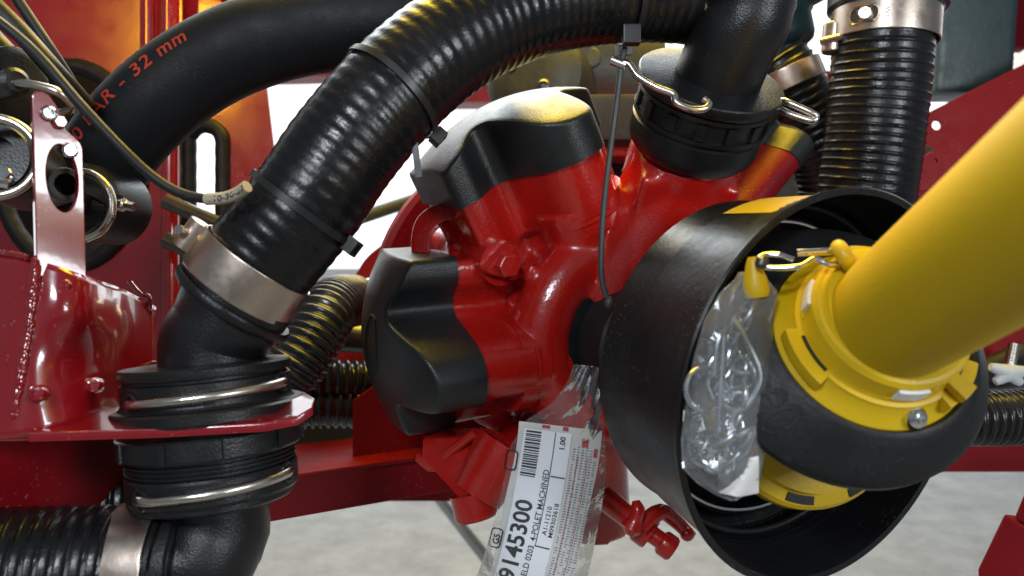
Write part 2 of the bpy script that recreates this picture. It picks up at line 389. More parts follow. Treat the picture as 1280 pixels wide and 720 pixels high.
# lower feet
parts.append(tube(spline([pp(.075, -.08, .055), pp(.045, -.172, .060)], 5), A([.034, .031, .029, .027, .026]), 26))
parts.append(tube(spline([pp(.0, -.10, .03), pp(-.01, -.20, .03)], 5), .035, 26))
body = mesh('body', cat(*parts), M['red'], pump, remesh=.0034)
def dome_cover(out, half, o, u, v, w, wall=.034):
    """lobed skirt with a rounded lip under a shallow spherical dome"""
    def H(p): return wall+.023*np.clip(1-.92*(p[:, 0]/half)**2-((p[:, 1]-.018)/.086)**2, -.1, 1)
    nx = np.roll(out, -1, 0)-np.roll(out, 1, 0); nx = nx/np.linalg.norm(nx, axis=1)[:, None]; nrm = np.c_[nx[:, 1], -nx[:, 0]]
    if (nrm*(out-out.mean(0))).sum() < 0: nrm = -nrm
    V = []; k = len(out)
    def add(p, h): V.append(o+p[:, :1]*u+p[:, 1:]*v+np.asarray(h).reshape(-1, 1)*w)
    hh = H(out)
    add(out*.93, np.full(k, -.002)); add(out, np.full(k, -.002)); add(out, np.full(k, .004)); add(out, hh-.0035)
    for a in (.4, .8, 1.2, 1.57): p = out-nrm*.0026*(1-math.cos(a)); add(p, H(p)-.0026*(1-math.sin(a))-.0003)
    inner = out-nrm*.0029
    for q in (.97, .92, .85, .75, .65, .55, .45, .35, .25, .15, .05): p = inner*q; add(p, H(p))
    n = len(V); F = [(i*k+j, i*k+(j+1) % k, (i+1)*k+(j+1) % k, (i+1)*k+j) for i in range(n-1) for j in range(k)]
    F += [tuple(range(k-1, -1, -1)), tuple((n-1)*k+j for j in range(k))]
    return np.vstack(V), F
# machined rim and head flange below each cover
for i, (deg, sg, s0) in enumerate(heads):
    w, t = head_dir(deg); HC = PC+t*sg*shift[i]
    fl = mesh('head_flange', rings(CAPO*A([HS[i], 1]), [((.70, .66), s0-.060), ((.91, .90), s0-.052), ((.945, .935), s0-.049), ((.955, .945), s0-.003), ((.94, .93), s0)], HC, t*sg, n_, w), M['red'], pump, angle=30)
    k = mesh('head_cover', dome_cover(CAPO*A([HS[i], 1]), HALF*HS[i], HC+w*s0, t*sg, n_, w, WALL[i]), M['black_cap'], pump, angle=40)
    # round neck from the lobe into the ring, with a machined collar
    bx_ = HC+t*sg*.018+n_*.055
    mesh('cylinder_neck', lathe([(.030, s0-.100), (.0335, s0-.085), (.0365, s0-.066), (.0375, s0-.0645), (.0375, s0-.056), (.0395, s0-.054), (.0395, s0-.040)], bx_, w, 48), M['red'], pump, angle=28)
    mesh('rib', box(HC+w*(s0-.075)-t*sg*.052+n_*.012, (w, t, n_), (.055, .010, .070)), M['red'], pump, bevel=.003)
    if i: continue
    e = [HC+w*(s0+WALL[0]+.0232-.023*(.92*(.026*math.sin(x)/HALF)**2+(.013*math.cos(x)/.086)**2))+t*sg*.026*math.sin(x)+n_*(.018+.013*math.cos(x)) for x in np.linspace(0, 2*math.pi, 61)]
    mesh('oval_badge', tube(A(e), .0009, 8, closed=True), M['black_cap'], k)
# third head, pointing away to the right
HB = P(872, 285, .72); hw = unit(P(966, 166, .76)-HB); ht = unit(np.cross(hw, n_)); hn = np.cross(ht, hw)
HL = np.linalg.norm(P(966, 166, .76)-HB)
C3 = CAPO*A([.50, .44])
mesh('head_flange', rings(C3, [(.80, 0), (.92, .02), (.95, HL*.60), (.97, HL*.75)], HB, ht, hn, hw), M['red_dull'], pump, angle=30)  # duller red than the other heads, standing in for weaker light here
mesh('head_cover', rings(C3, [(1, HL*.75), (1, HL*.75+.024), (.97, HL*.75+.027), (.7, HL*.75+.034), (.1, HL*.75+.038)], HB, ht, hn, hw), M['black_cap'], pump, angle=40)
# bolt in the boss
b0 = BO+n_*.058
tri = rounded([(.021*math.cos(a), .021*math.sin(a)) for a in (math.pi/2+.3, math.pi/2+.3+2.094, math.pi/2+.3+4.189)], .008)
mesh('boss_face', rings(tri, [(1.05, -.004), (1.05, .004), (.95, .006)], b0, l_, u_, n_), M['red'], pump)
mesh('boss', tube(spline([BO-n_*.045, BO+n_*.056], 6), A([.0225, .0215, .0205, .0195, .0190, .0185]), 32), M['red'], pump)
bo = mesh('bolt', lathe([(.0105, .004), (.0105, .013), (.009, .0145)], b0, n_, 6), M['red'], pump, bevel=.0006)
# lifting hook lug over the lower cover, and the rear disc
hk = []
w0, t0 = head_dir(0)
H0 = P(548, 300, .67)
arc = [H0+A([-.012, 0, -.03]), H0+A([-.014, 0, .0]), H0+A([-.008, 0, .016]), H0+A([.010, -.002, .024]), H0+A([.026, -.004, .020]), H0+A([.032, -.004, .010])]
pth = spline(arc, 24); T, N, B = frames(pth, A([0, 1., 0]))
V = []
for i in range(24):
    wd = .0075; dp = .012
    for a, b in ((-1, -1), (1, -1), (1, 1), (-1, 1)): V.append(pth[i]+N[i]*a*dp+B[i]*b*wd)
F = [(i*4+j, i*4+(j+1) % 4, i*4+4+(j+1) % 4, i*4+4+j) for i in range(23) for j in range(4)]+[(3, 2, 1, 0), (92, 93, 94, 95)]
mesh('lifting_hook', (A(V), F), M['red'], pump, bevel=.0015)
mesh('rear_flange', lathe([(.02, -.125), (.152, -.125), (.157, -.121), (.157, -.112), (.152, -.108), (.02, -.108)], PC, n_, 72), M['red_dull'], pump)
mesh('hub', lathe([(.030, .02), (.050, .03), (.050, .12), (.036, .13), (.036, .20), (.02, .2)], PC, n_, 40), M['void'], pump)
mesh('bearing_ring', lathe([(.048, .055), (.064, .062), (.064, .085), (.050, .09)], PC, n_, 40), M['black_plastic'], pump)
# lower foot pieces
fo = PC+0
mesh('foot_bracket', slab([P(528, 548, .66), P(600, 545, .64), P(640, 560, .62), P(578, 628, .62), P(527, 572, .65)], A([.004, .02, .004])), M['red'], pump, bevel=.002)
mesh('foot_stud', lathe([(.017, -.004), (.017, .014), (.0150, .017)], P(590, 622, .625), unit([.25, -.1, -1]), 24), M['red'], pump)
mesh('foot_boss', tube(spline([P(634, 556, .63), P(596, 618, .625)], 6), A([.026, .025, .024, .023, .022, .021]), 26), M['red'], pump)
mesh('foot_tab', slab([P(520, 565, .66), P(545, 580, .655), P(552, 592, .655), P(534, 590, .66), P(518, 577, .66)], A([.002, .012, .003])), M['red'], pump, bevel=.002)
mesh('foot_rib', tube(spline([P(556, 570, .645), P(595, 540, .63)], 4), .004, 10), M['red'], pump)

# ------------------------------------------------------------------ coupling on top of the pump, with its elbow
cpl = thing('black_pipe_coupling', 'black cam coupling with elbow standing on the red pump port', 'coupling', PO)
prof = [(.035, -.082), (.0365, -.081), (.0365, -.060), (.034, -.058)]
mesh('neck', lathe(prof, CO, ac), M['black_plastic'], cpl)
mesh('collar_body', lathe([(.035, -.062), (.045, -.061), (.0500, -.055), (.0515, -.048), (.0515, -.036), (.0498, -.035), (.0498, -.033), (.0520, -.032), (.0520, -.029)], CO, ac), M['black_plastic'], cpl)
mesh('upper_ring', lathe([(.0495, -.030), (.0495, -.015), (.0525, -.014), (.0525, -.011), (.047, -.0095)], CO, ac), M['black_plastic'], cpl)
cu_, cv_, cw_ = ortho(ac)
for k in range(14):
    a = 2*math.pi*k/14
    d = math.cos(a)*cu_+math.sin(a)*cv_; e = np.cross(ac, d)
    mesh('lug', box(CO-ac*.0222+d*.0500, (e, d, ac), (.0075, .004, .0125)), M['black_plastic'], cpl, bevel=.0007)
mesh('top_flange', lathe([(.047, -.011), (.054, -.009), (.0555, -.006), (.0555, -.001), (.0545, .0), (.03, .002)], CO, ac), M['black_plastic'], cpl)
hose_end = P(868, -6, .60)
EL = [CO-ac*.004, CO+ac*.03, CO+ac*.062+A([-.002, 0, 0]), P(938, -22, .565), P(905, -20, .585), hose_end]
mesh('elbow', tube(spline([CO-ac*.004+A([.004, 0, 0]), CO+ac*.026+A([.007, 0, 0]), P(934, 22, .575), P(934, -12, .575), P(912, -16, .585), P(868, -8, .60)], 36), A(np.r_[np.linspace(.0325, .031, 18), np.full(18, .0325)]), 40), M['black_plastic'], cpl)
# wire clip of the coupling
def ring_pt(deg, r, h): a = math.radians(deg); return CO+ac*h+r*(math.cos(a)*cu_+math.sin(a)*cv_)
clip = thing('wire_retaining_clip', 'bent zinc wire clip across the black coupling on the pump', 'clip', P(830, 110, .56))
cp = [P(768, 77, .552), P(785, 80, .55), P(797, 95, .548), P(820, 109, .545), P(842, 118, .543), P(845, 128, .541), P(862, 136, .540), P(880, 136, .541), P(886, 130, .543), P(880, 124, .545)]
mesh('wire', tube(spline(cp, 70), .0026, 12), M['zinc'], clip)
mesh('wire_stub', tube(spline([P(764, 75, .552), P(782, 82, .551)], 4), .0034, 12), M['zinc'], clip)
clip2 = thing('wire_retaining_clip', 'short zinc wire clip loop right of the black coupling', 'clip', P(1000, 140, .58))
mesh('wire', tube(spline([P(978, 126, .59), P(985, 128, .585), P(1012, 140, .58), P(1020, 146, .58), P(1014, 151, .58), P(988, 143, .585), P(975, 137, .59)], 40), .0026, 12), M['zinc'], clip2)

# ------------------------------------------------------------------ big spiral hose
HP = [(300, 362, .50), (322, 330, .50), (382, 256, .50), (430, 186, .505), (490, 116, .515), (555, 60, .53), (625, 22, .55), (700, 0, .57), (780, -9, .585), (872, -6, .60)]
hp = path(HP)
big = mesh('spiral_hose', hose(hp, .0352, .0084, .00018, 64, 10, sharp=.9), M['black_hose'])
tag(big, 'thick black spiral suction hose arching from left elbow to pump coupling', 'hose')
hpf = spline(hp, 400); hT, hN, hB = frames(hpf)
def at_px(px):
    i = int(np.argmin(np.abs(hpf[:, 0]/hpf[:, 1]*FPX+640-px))); return i
def band(i, r, wd, th, name, m, parent, tilt=None):
    ax = unit(hT[i] + (A(tilt) if tilt is not None else 0))
    return mesh(name, lathe([(r, -wd/2), (r+th, -wd/2), (r+th, wd/2), (r, wd/2)], hpf[i], ax, 72, closed_profile=True), m, parent)
def cable_tie(name, label, i, head_deg, r=.0362, wd=.0045):
    t = thing(name, label, 'cable tie', hpf[i])
    band(i, r, wd, .0012, 'strap', M['tie'], t)
    cd = unit(-hpf[i]-hT[i]*(-hpf[i]@hT[i])); sd = np.cross(hT[i], cd)
    a = math.radians(head_deg); d = math.cos(a)*cd+math.sin(a)*sd; e = np.cross(hT[i], d)
    h = mesh('head', cat(box(hpf[i]+d*(r+.004)+e*.0, (hT[i], e, d), (.0100, .0035, .0075)),
                     box(hpf[i]+d*(r+.004)+e*.007, (hT[i], e, d), (.0100, .0035, .0075)),
                     box(hpf[i]+d*(r+.004)+e*.0035+hT[i]*.004, (hT[i], e, d), (.0022, .0075, .0074)),
                     box(hpf[i]+d*(r+.004)+e*.0035-hT[i]*.004, (hT[i], e, d), (.0022, .0075, .0074))), M['tie'], t, bevel=.0004)
    return t
cable_tie('cable_tie', 'black cable tie round middle of the big hose, tail end sticking out', at_px(490), 78)
cable_tie('cable_tie', 'black cable tie low on the big hose with square locking head', at_px(378), 62)
tt = cable_tie('cable_tie', 'black cable tie near the coupling end of the big hose', at_px(780), 82)
tl = mesh('tie_tail', box(P(521, 200, .505), (unit([.12, 0, -1]), A([0, 1., 0]), unit([1, 0, .12])), (.022, .0012, .0042)), M['tie'], bpy.data.objects['cable_tie'])
# clamps of the big hose
def screw_clamp(name, label, c, ax, r, wd, th, bolt_dir, bolt_len=.03, ref=None, group=None, window=True):
    t = thing(name, label, 'hose clamp', c-A([0, 0, r]))
    ax = unit(ax); d = unit(A(bolt_dir)-ax*(A(bolt_dir)@ax)); e = np.cross(ax, d)
    mesh('band', lathe([(r, -wd/2), (r+th*.6, -wd/2-.0004), (r+th, -wd/2+.0006), (r+th, wd/2-.0006), (r+th*.6, wd/2+.0004), (r, wd/2)], c, ax, 80, closed_profile=True), M['steel'], t)
    for s in (-1, 1):
        mesh('lug', lathe([(.0065, -wd*.42), (.0075, -wd*.40), (.0075, wd*.40), (.0065, wd*.42)], c+d*(r+.005)+e*s*.012, ax, 20), M['steel'], t)
    b = mesh('bolt', tube(spline([c+d*(r+.0055)-e*bolt_len*.5, c+d*(r+.0055)+e*bolt_len], 4), .0032, 14), M['zinc'], t)
    mesh('bolt_head', lathe([(.0055, -.005), (.0055, 0.), (.0045, .001)], c+d*(r+.0055)-e*(bolt_len*.5), e, 6), M['zinc'], b)
    return t
screw_clamp('hose_clamp', 'shiny steel bolt clamp joining big hose to the left elbow', P(310, 345, .50), unit(hpf[30]-hpf[0]), .0362, .024, .0016, A([-1., .25, .05]), .026)
screw_clamp('hose_clamp', 'shiny steel clamp band at the coupling end of big hose', P(884, -6, .60), A([.97, -.10, -.22]), .0362, .022, .0016, A([.0, .6, 1.]), .026)

# long thin strap hanging in front of the pump
st = thing('strap_tie', 'long thin dark grey strap hanging down in front of pump', 'strap', P(758, 380, .56))
mesh('strap', tube(spline(path([(781, 60, .555), (777, 78, .553), (772, 120, .553), (764, 180, .555), (756, 245, .557), (752, 300, .558), (752, 345, .559), (758, 372, .56)]), 60), .0021, 10), M['grey_tie'], st)
mesh('tip', ball(P(761, 378, .56), .0034, 12, (1, 1, 1.3)), M['grey_tie'], st)
mesh('head', cat(box(P(789, 44, .545), AX, (.012, .010, .013))), M['tie'], st, bevel=.0012)

# ------------------------------------------------------------------ drive shaft shield (black tub)
TC = A([.2015, .496, -.064])
tub = thing('shaft_shield', 'large round black plastic drive shaft shield cup in front of pump', 'shield', TC-n_*.096-u_*.12)
prof = [(.060, -.098), (.108, -.097), (.1110, -.096), (.1120, -.094), (.1125, -.066), (.1150, -.063), (.1190, -.030), (.1225, -.004), (.1255, -.003), (.1262, .0), (.1250, .0012), (.1215, .0),
        (.1205, -.004), (.1170, -.030)]
for k in range(5):
    h = -.034-k*.006; prof += [(.1165-k*.0006, h), (.1160-k*.0006, h-.0008), (.1160-k*.0006, h-.0018), (.1162-k*.0006, h-.0026)]
prof += [(.1095, -.066), (.1090, -.090), (.060, -.092)]
mesh('cup', lathe(prof, TC, n_, 128, closed_profile=True), M['shield'], tub, angle=30)
mesh('wire_ring', torus(TC-n_*.058, n_, .101, .0026, 96, 12), M['chrome'], tub)
mesh('inner_hoop', torus(TC-n_*.046, n_, .1115, .0022, 96, 10), M['boot'], tub)
def on_tub(ang, h, r):
    uu, vv, ww = ortho(n_, A([0, 0, 1.])); return TC+n_*h+r*(math.cos(ang)*uu+math.sin(ang)*vv)
def tub_r(h): return np.interp(h, [-.094, -.066, -.063, -.030, -.004], [.1122, .1127, .1152, .1192, .1228])+.0006
mesh('warning_sticker', grid(lambda a, b: on_tub(-.02+a*.50, -.060+b*.056, tub_r(-.060+b*.048)), 24, 5), M['yellow'], tub)

# ------------------------------------------------------------------ yellow shaft guard
m_ = unit([-.0228, -.939, .3435]); KC = A([.1961, .4380, -.0270]); mc_ = unit([.069, -.857, .510]); GS = .89
gd = thing('shaft_guard', 'yellow plastic drive shaft guard with black rubber boot', 'shaft guard', KC-m_*.1)
mesh('tube', lathe([(.0310, -.01), (.0326, -.008), (.0326, .55), (.0310, .55)], KC+A([.0, 0, .0012]), m_, 96), M['yellow_tube'], gd)
collar = mesh('collar', lathe([(r_*GS, h_*GS) for r_, h_ in [(.030, -.012), (.0605, -.010), (.0612, -.004), (.0600, .0), (.0555, .004), (.0520, .010), (.0515, .013), (.0490, .0135), (.0475, .017), (.0470, .028),
                     (.0452, .031), (.0430, .0315), (.0415, .034), (.0410, .036), (.034, .0362)]], KC, mc_, 96), M['yellow'], gd, angle=25)
BC = A([.188, .453, -.0335]); nb_ = unit([.043, -.87, .492])
mid_ = unit(mc_+nb_)
bl_ = [(KC, mc_, .0520, -.010), (KC, mc_, .0540, .000), (KC, mc_, .0556, .0016), (KC, mc_, .0590, .0008), (KC*.75+BC*.25, mid_, .0648, .0006), (KC*.4+BC*.6, mid_, .0722, .0006), (KC*.15+BC*.85, nb_, .0775, .0008),
       (BC, nb_, .0805, .0), (BC, nb_, .0800, -.006), (BC, nb_, .0760, -.014), (BC, nb_, .068, -.024), (BC, nb_, .05, -.035)]
BV = []; BF = []; NS = 96
for c_, a_, r_, h_ in bl_:
    a_ = unit(a_); x_ = unit(A([1., 0, 0])-a_*a_[0]); y_ = np.cross(a_, x_)
    tt_ = np.linspace(0, 2*math.pi, NS, endpoint=False)
    BV.append(c_+a_*h_+r_*(np.cos(tt_)[:, None]*x_+np.sin(tt_)[:, None]*y_))
for i in range(len(bl_)-1):
    for j in range(NS): BF.append((i*NS+j, i*NS+(j+1) % NS, (i+1)*NS+(j+1) % NS, (i+1)*NS+j))
boot = mesh('boot', (np.vstack(BV), BF), M['boot'], gd, angle=50)
mb_ = unit(.5*m_+.5*n_); BR = TC-n_*.020+A([-.004, 0, -.009])
mesh('bearing_ring', lathe([(.05, .016), (.0590, .0155), (.0600, .0100), (.0675, .009), (.0700, .006), (.0710, .0), (.0695, -.006), (.0665, -.008), (.0665, -.014), (.064, -.018), (.05, -.02)], BR, mb_, 96), M['yellow'], gd, angle=28)
mesh('inner_cone', lathe([(.045, -.05), (.060, -.08), (.075, -.10), (.05, -.14), (.03, -.2)], KC, m_, 48), M['void'], gd)
gu, gv, gw = ortho(mc_, A([1., 0, 0]))
if gv[2] < 0: gv = -gv
def on_guard(deg, r, h): a = math.radians(deg); return KC+mc_*h*GS+GS*r*(math.cos(a)*gu+math.sin(a)*gv), math.cos(a)*gu+math.sin(a)*gv
def arc_block(d0, d1, r0, r1, h0, h1, n=12):
    V = []; F = []
    for i in range(n):
        dg = d0+(d1-d0)*i/(n-1)
        for r, h in ((r0, h0), (r1, h0), (r1, h1), (r0, h1)): V.append(on_guard(dg, r, h)[0])
    for i in range(n-1):
        for j in range(4): F.append((i*4+j, i*4+(j+1) % 4, i*4+4+(j+1) % 4, i*4+4+j))
    F += [(3, 2, 1, 0), tuple((n-1)*4+j for j in range(4))]; return A(V), F
for d0 in (183, 300, 58):                                   # the three latch windows of the collar
    L = mesh('latch', arc_block(d0, d0+38, .0495, .0590, .004, .0135), M['yellow'], gd, bevel=.0008)
    mesh('latch_gap', arc_block(d0+6, d0+34, .0485, .0508, .0080, .0142), M['void'], L)
for d0 in (150, 262, 24):
    mesh('white_plug', arc_block(d0, d0+22, .0468, .0492, .0165, .0265), M['white_plug'], collar, bevel=.0006)
    mesh('plug_frame', arc_block(d0-5, d0+27, .0470, .0485, .014, .0165), M['yellow'], collar)
mesh('latch_wing', arc_block(306, 318, .0470, .0600, .014, .0200), M['yellow'], gd, bevel=.0008)
for dg in (282,):
    c0, dd = on_guard(dg, .0548, .0045); ax = unit(mc_*.8+dd*.4)
    s = mesh('screw', lathe([(.0062, -.002), (.0062, .001), (.0055, .003), (.003, .0044), (.0005, .0046)], c0, ax, 24), M['chrome'], collar)
    x1, y1, _ = ortho(ax)
    mesh('slot', cat(box(c0+ax*.0043, (x1, y1, ax), (.006, .0012, .001)), box(c0+ax*.00435, (x1, y1, ax), (.0012, .006, .001))), M['dark_metal'], s)
for d0 in (212, 250, 290):
    x_, y_, _ = ortho(mb_, A([1., 0, 0])); y_ = y_ if y_[2] > 0 else -y_
    sl = []
    for i in range(10):
        a_ = math.radians(d0+17*i/9)
        for rr_, hh_ in ((.0610, .0085), (.0665, .0085), (.0665, .0102), (.0610, .0106)): sl.append(BR+mb_*hh_+rr_*(math.cos(a_)*x_+math.sin(a_)*y_))
    mesh('bearing_slot', (A(sl), [(i*4+j, i*4+(j+1) % 4, i*4+4+(j+1) % 4, i*4+4+j) for i in range(9) for j in range(4)]+[(3, 2, 1, 0), (36, 37, 38, 39)]), M['void'], gd)
# raised letters on the boot
V, F = text2d('CO', .017, bold=.02)
def boot_pt(x, y, z):
    a = math.radians(207+math.degrees(x/.071)); k = np.clip((-y+.014)/.020, 0, 1); p = []
    for c_, a_, r_, h_ in bl_[3:8]:
        a_ = unit(a_); x_ = unit(A([1., 0, 0])-a_*a_[0]); y_ = np.cross(a_, x_); y_ = y_ if y_[2] > 0 else -y_
        p.append(c_+a_*(h_+.0007)+(r_+.0003)*(math.cos(a)*x_+math.sin(a)*y_))
    p = A(p); t = k*4; i = min(3, int(t)); return p[i]+(p[i+1]-p[i])*(t-i)
mesh('raised_letters', (A([boot_pt(*v) for v in V]), F), M['boot'], boot)
# ring eye and snap hook
eye = mesh('eye', torus(P(1056, 321, .418), unit([.75, -.3, .5]), .0058, .0042, 40, 16), M['yellow'], gd)
hook = thing('snap_hook', 'small chrome snap hook clipped to the yellow guard ring', 'hook', P(1000, 330, .42))
mesh('wire_frame', tube(spline(path([(1050, 330, .416), (1036, 331, .416), (1018, 324, .418), (1000, 333, .416), (966, 335, .42), (953, 331, .422), (949, 324, .423), (956, 319, .424), (975, 319, .422), (992, 325, .42)]), 60), .0017, 10), M['chrome'], hook)
mesh('gate', tube(spline(path([(996, 316, .422), (1042, 314, .421)]), 6), .0020, 10), M['chrome'], hook)
mesh('swivel', lathe([(.0018, -.003), (.0034, -.001), (.0034, .002), (.0015, .004)], P(952, 329, .421), unit([.3, 0, 1]), 16), M['dark_metal'], hook)

# ------------------------------------------------------------------ clear bag of chain and pins hanging from the hook
bag = thing('parts_bag', 'clear plastic bag of chain and pins hanging inside the black shield', 'plastic bag', P(905, 620, .435))
BD = .432
edgeL = [(330, 928), (350, 918), (365, 900), (400, 880), (450, 866), (500, 858), (550, 851), (585, 853), (605, 872), (620, 895), (626, 912)]
edgeR = [(330, 952), (350, 960), (365, 973), (400, 966), (450, 968), (500, 965), (545, 963), (572, 955), (600, 950), (615, 935), (627, 920)]
def bag_px(s, t):
    y = 340+(626-340)*t
    xl = np.interp(y, [e[0] for e in edgeL], [e[1] for e in edgeL]); xr = np.interp(y, [e[0] for e in edgeR], [e[1] for e in edgeR])
    return xl+(xr-xl)*s, y
ph = rng.uniform(0, 6.28, 12); kk = rng.normal(0, 1, (12, 2))*A([4, 6])
def crumple(s, t, seed=0):
    z = 0
    for i in range(12): z += abs(math.sin(kk[i, 0]*s*1.3+kk[i, 1]*t*1.4+ph[i]+seed))-.6
    return z/12
def bag_sheet(side):
    def fn(s, t):
        x, y = bag_px(s, t); puff = .016*math.sqrt(max(0, math.sin(math.pi*min(1, max(0, s)))))*min(1, t*4+.1)*min(1, (1-t)*6+.15)
        return P(x, y, BD-side*puff*(.8+.0*t)+.0065*crumple(s, t, side*2))
    return grid(fn, 34, 64)
g1 = mesh('film', cat(bag_sheet(1), bag_sheet(-1)), M['bag_film'], bag, angle=12)
mesh('twist_cap', lathe([(.0022, .010), (.0036, .007), (.0062, -.002), (.0072, -.008), (.0060, -.012)], P(943, 344, BD-.002), unit([-.12, 0, 1]), 24), M['yellow'], bag)
chain = thing('link_chain', 'bright steel safety chain lying folded in the clear bag', 'chain', P(905, 560, BD))
def link(c, ax, sd, L=.0125, W=.0045, r=.0012):
    t = np.linspace(0, 2*math.pi, 25); ax, sd = unit(ax), unit(sd)
    p = c+np.sign(np.cos(t))[:, None]*0+(np.cos(t)*L*.62)[:, None]*ax+(np.sin(t)*W*1.15)[:, None]*sd
    return tube(p, r, 8, closed=True, ref=np.cross(ax, sd))
cpath = spline(path([(934, 385, BD), (915, 420, BD), (905, 455, BD), (893, 480, BD), (915, 500, BD), (938, 480, BD), (930, 450, BD), (920, 520, BD), (895, 545, BD), (870, 555, BD), (890, 580, BD), (915, 565, BD), (930, 540, BD), (905, 595, BD)]), 34)
for i in range(33):
    d = unit(cpath[i+1]-cpath[i]); sd = unit(np.cross(d, A([0, 1., 0])+rng.normal(0, .5, 3)) if i % 2 else A([0, 1., .3])-d*(A([0, 1., .3])@d))
    mesh('link', link((cpath[i]+cpath[i+1])/2+A([0, rng.uniform(-.005, .004), 0]), d, sd, .0125, .0050, .0014), M['link'], chain)
pin = thing('spring_clip', 'bent steel ring clip inside the clear bag', 'clip', P(880, 490, BD))
mesh('ring', torus(P(881, 487, BD-.006), unit([.35, -1, .1]), .0115, .0015, 40, 8), M['link'], pin)
mesh('arm', tube(spline(path([(893, 470, BD-.008), (897, 430, BD-.008), (905, 415, BD-.007), (900, 500, BD-.007), (897, 545, BD-.006)]), 30), .0015, 8), M['link'], pin)
pin2 = thing('spring_clip', 'folded steel wire hook in the right side of the clear bag', 'clip', P(935, 520, BD))
mesh('wire', tube(spline(path([(918, 400, BD-.006), (935, 430, BD-.008), (950, 470, BD-.008), (935, 505, BD-.008), (915, 520, BD-.007), (920, 545, BD-.007), (942, 535, BD-.007), (935, 560, BD-.006)]), 40), .0018, 8), M['link'], pin2)
pk = thing('paper_tag', 'small white folded paper in the bottom of the clear bag', 'paper', P(915, 615, BD))
mesh('sheet', grid(lambda a, b: P(898+a*50, 575+b*46-10*abs(a-.5), BD-.004+.006*math.sin(5*a+3*b)), 10, 8), M['white_plug'], pk, solid=.0006)

# ------------------------------------------------------------------ document bag with printed label
doc = thing('document_bag', 'clear bag with leaflet and white barcode label hanging below the pump', 'document bag', P(670, 740, .55))
BS = np.linspace(-160, 170, 200); ang = np.interp(BS, [-130, -40, 90, 170], [.30, .22, .12, .10])
cx = np.cumsum(np.sin(ang))*(BS[1]-BS[0]); cy = np.cumsum(np.cos(ang))*(BS[1]-BS[0]); i0 = int(np.argmin(abs(BS)))
cx -= cx[i0]; cy -= cy[i0]
def doc_pt(a, b, z=0.):
    th = np.interp(b, BS, ang); x = 668+np.interp(b, BS, cx)+a*math.cos(th); y = 622-np.interp(b, BS, cy)+a*math.sin(th)
    d = .548+.010*((a-20)/60)**2+.004*math.sin(b/38.)-.00004*b
    return P(x, y, d-z)
def doc_quad(a0, a1, b0, b1, z, na=8, nb=14, wob=0):
    return grid(lambda s, t: doc_pt(a0+(a1-a0)*s+wob*math.sin(9*t), b0+(b1-b0)*t, z), na, nb)
mesh('leaflet', doc_quad(-34, 70, -140, 92, .0, 14, 40, 1.5), M['leaflet'], doc, solid=.0006)
lab = mesh('label', doc_quad(-26, 34, -138, 84, .0012, 10, 30), M['paper'], doc, solid=.0003)
def doc_text(s, size, a, b, name='print', bold=.0, m='ink', spacing=1., shear=0., length_px=None):
    V, F = text2d(s, size, bold, shear, spacing)
    if length_px: V = V*A([length_px/max(1e-6, V[:, 0].max()), 1, 1])
    return mesh(name, (A([doc_pt(a-v[1], b+v[0], .0018) for v in V]), F), M[m], lab)
def doc_bar(a0, a1, b0, b1, m='ink', z=.0018, par=None, name='print_bar'):
    return mesh(name, doc_quad(a0, a1, b0, b1, z, 3, 6), M[m], par or lab)
doc_text('39145300', 30, -1, -124, bold=.02, length_px=118)
doc_text('O SHIELD 0203  4-POLET MACHINED', 10.5, 12.5, -124, bold=.008, length_px=160)
doc_text('1.00', 9.5, 27, 62, bold=.02, length_px=17)
doc_text('A1-11210', 8.0, 24, -44, bold=.01, length_px=36)
doc_text('M09303618', 8.0, 32, -46, bold=.01, length_px=43)
bars = []; b = 24.
while b < 82:
    wdt = rng.choice([.8, 1.2, 1.8, 2.4]); bars.append(doc_quad(-23, -4, b, b+wdt, .0018, 3, 2)); b += wdt+rng.choice([.8, 1.2, 1.6])
mesh('barcode', cat(*bars), M['ink'], lab)
doc_bar(13.2, 14.2, -60, 84, name='ruled_line')
doc_bar(15, 33, 28, 29.6, name='ruled_line'); doc_bar(14, 32, -60, -58.4, name='ruled_line')
for bb, gl in ((-62, '5'), (40, 'S')):
    a0, a1, b0, b1 = -44, -29, bb-12, bb+14
    fr = plate2d([tuple(p) for p in rounded([(a0, b0), (a1, b0), (a1, b1), (a0, b1)], 5)], [[tuple(p) for p in rounded([(a0+1.6, b0+1.6), (a1-1.6, b0+1.6), (a1-1.6, b1-1.6), (a0+1.6, b1-1.6)], 4)]], .01)
    mesh('stamp_frame', (A([doc_pt(v[0], v[1], .0022) for v in fr[0]]), fr[1]), M['ink'], doc)
    if gl == '5':
        V, F = text2d('G5', 11, .03); mesh('stamp_mark', (A([doc_pt(-32-v[1], bb-7+v[0], .0022) for v in V]), F), M['ink'], doc)
# leaflet print: fine lines of text and small red marks
ln = []
for c in range(6):
    for r in range(60):
        if rng.random() < .1: continue
        b0 = -120+r*3.2; L = rng.uniform(.5, 1)
        a0 = 38+c*5.4
        ln.append(doc_quad(a0, a0+4.0*L, b0, b0+1.1, .0008, 2, 2))
g = mesh('leaflet_text', cat(*ln), M['grey_ink'], doc); g['kind'] = 'stuff'
for a0, b0, w_, h_ in ((-4, 87, 10, 4), (22, 86.5, 7, 5), (48, 70, 8, 10), (64, 60, 5, 9)):
    doc_bar(a0, a0+w_, b0, b0+h_, 'crimson_ink', .0010, doc, 'red_mark')
for a0 in (44.5, 57.5):
    doc_bar(a0, a0+.7, -110, 60, 'crimson_ink', .0009, doc, 'red_line')
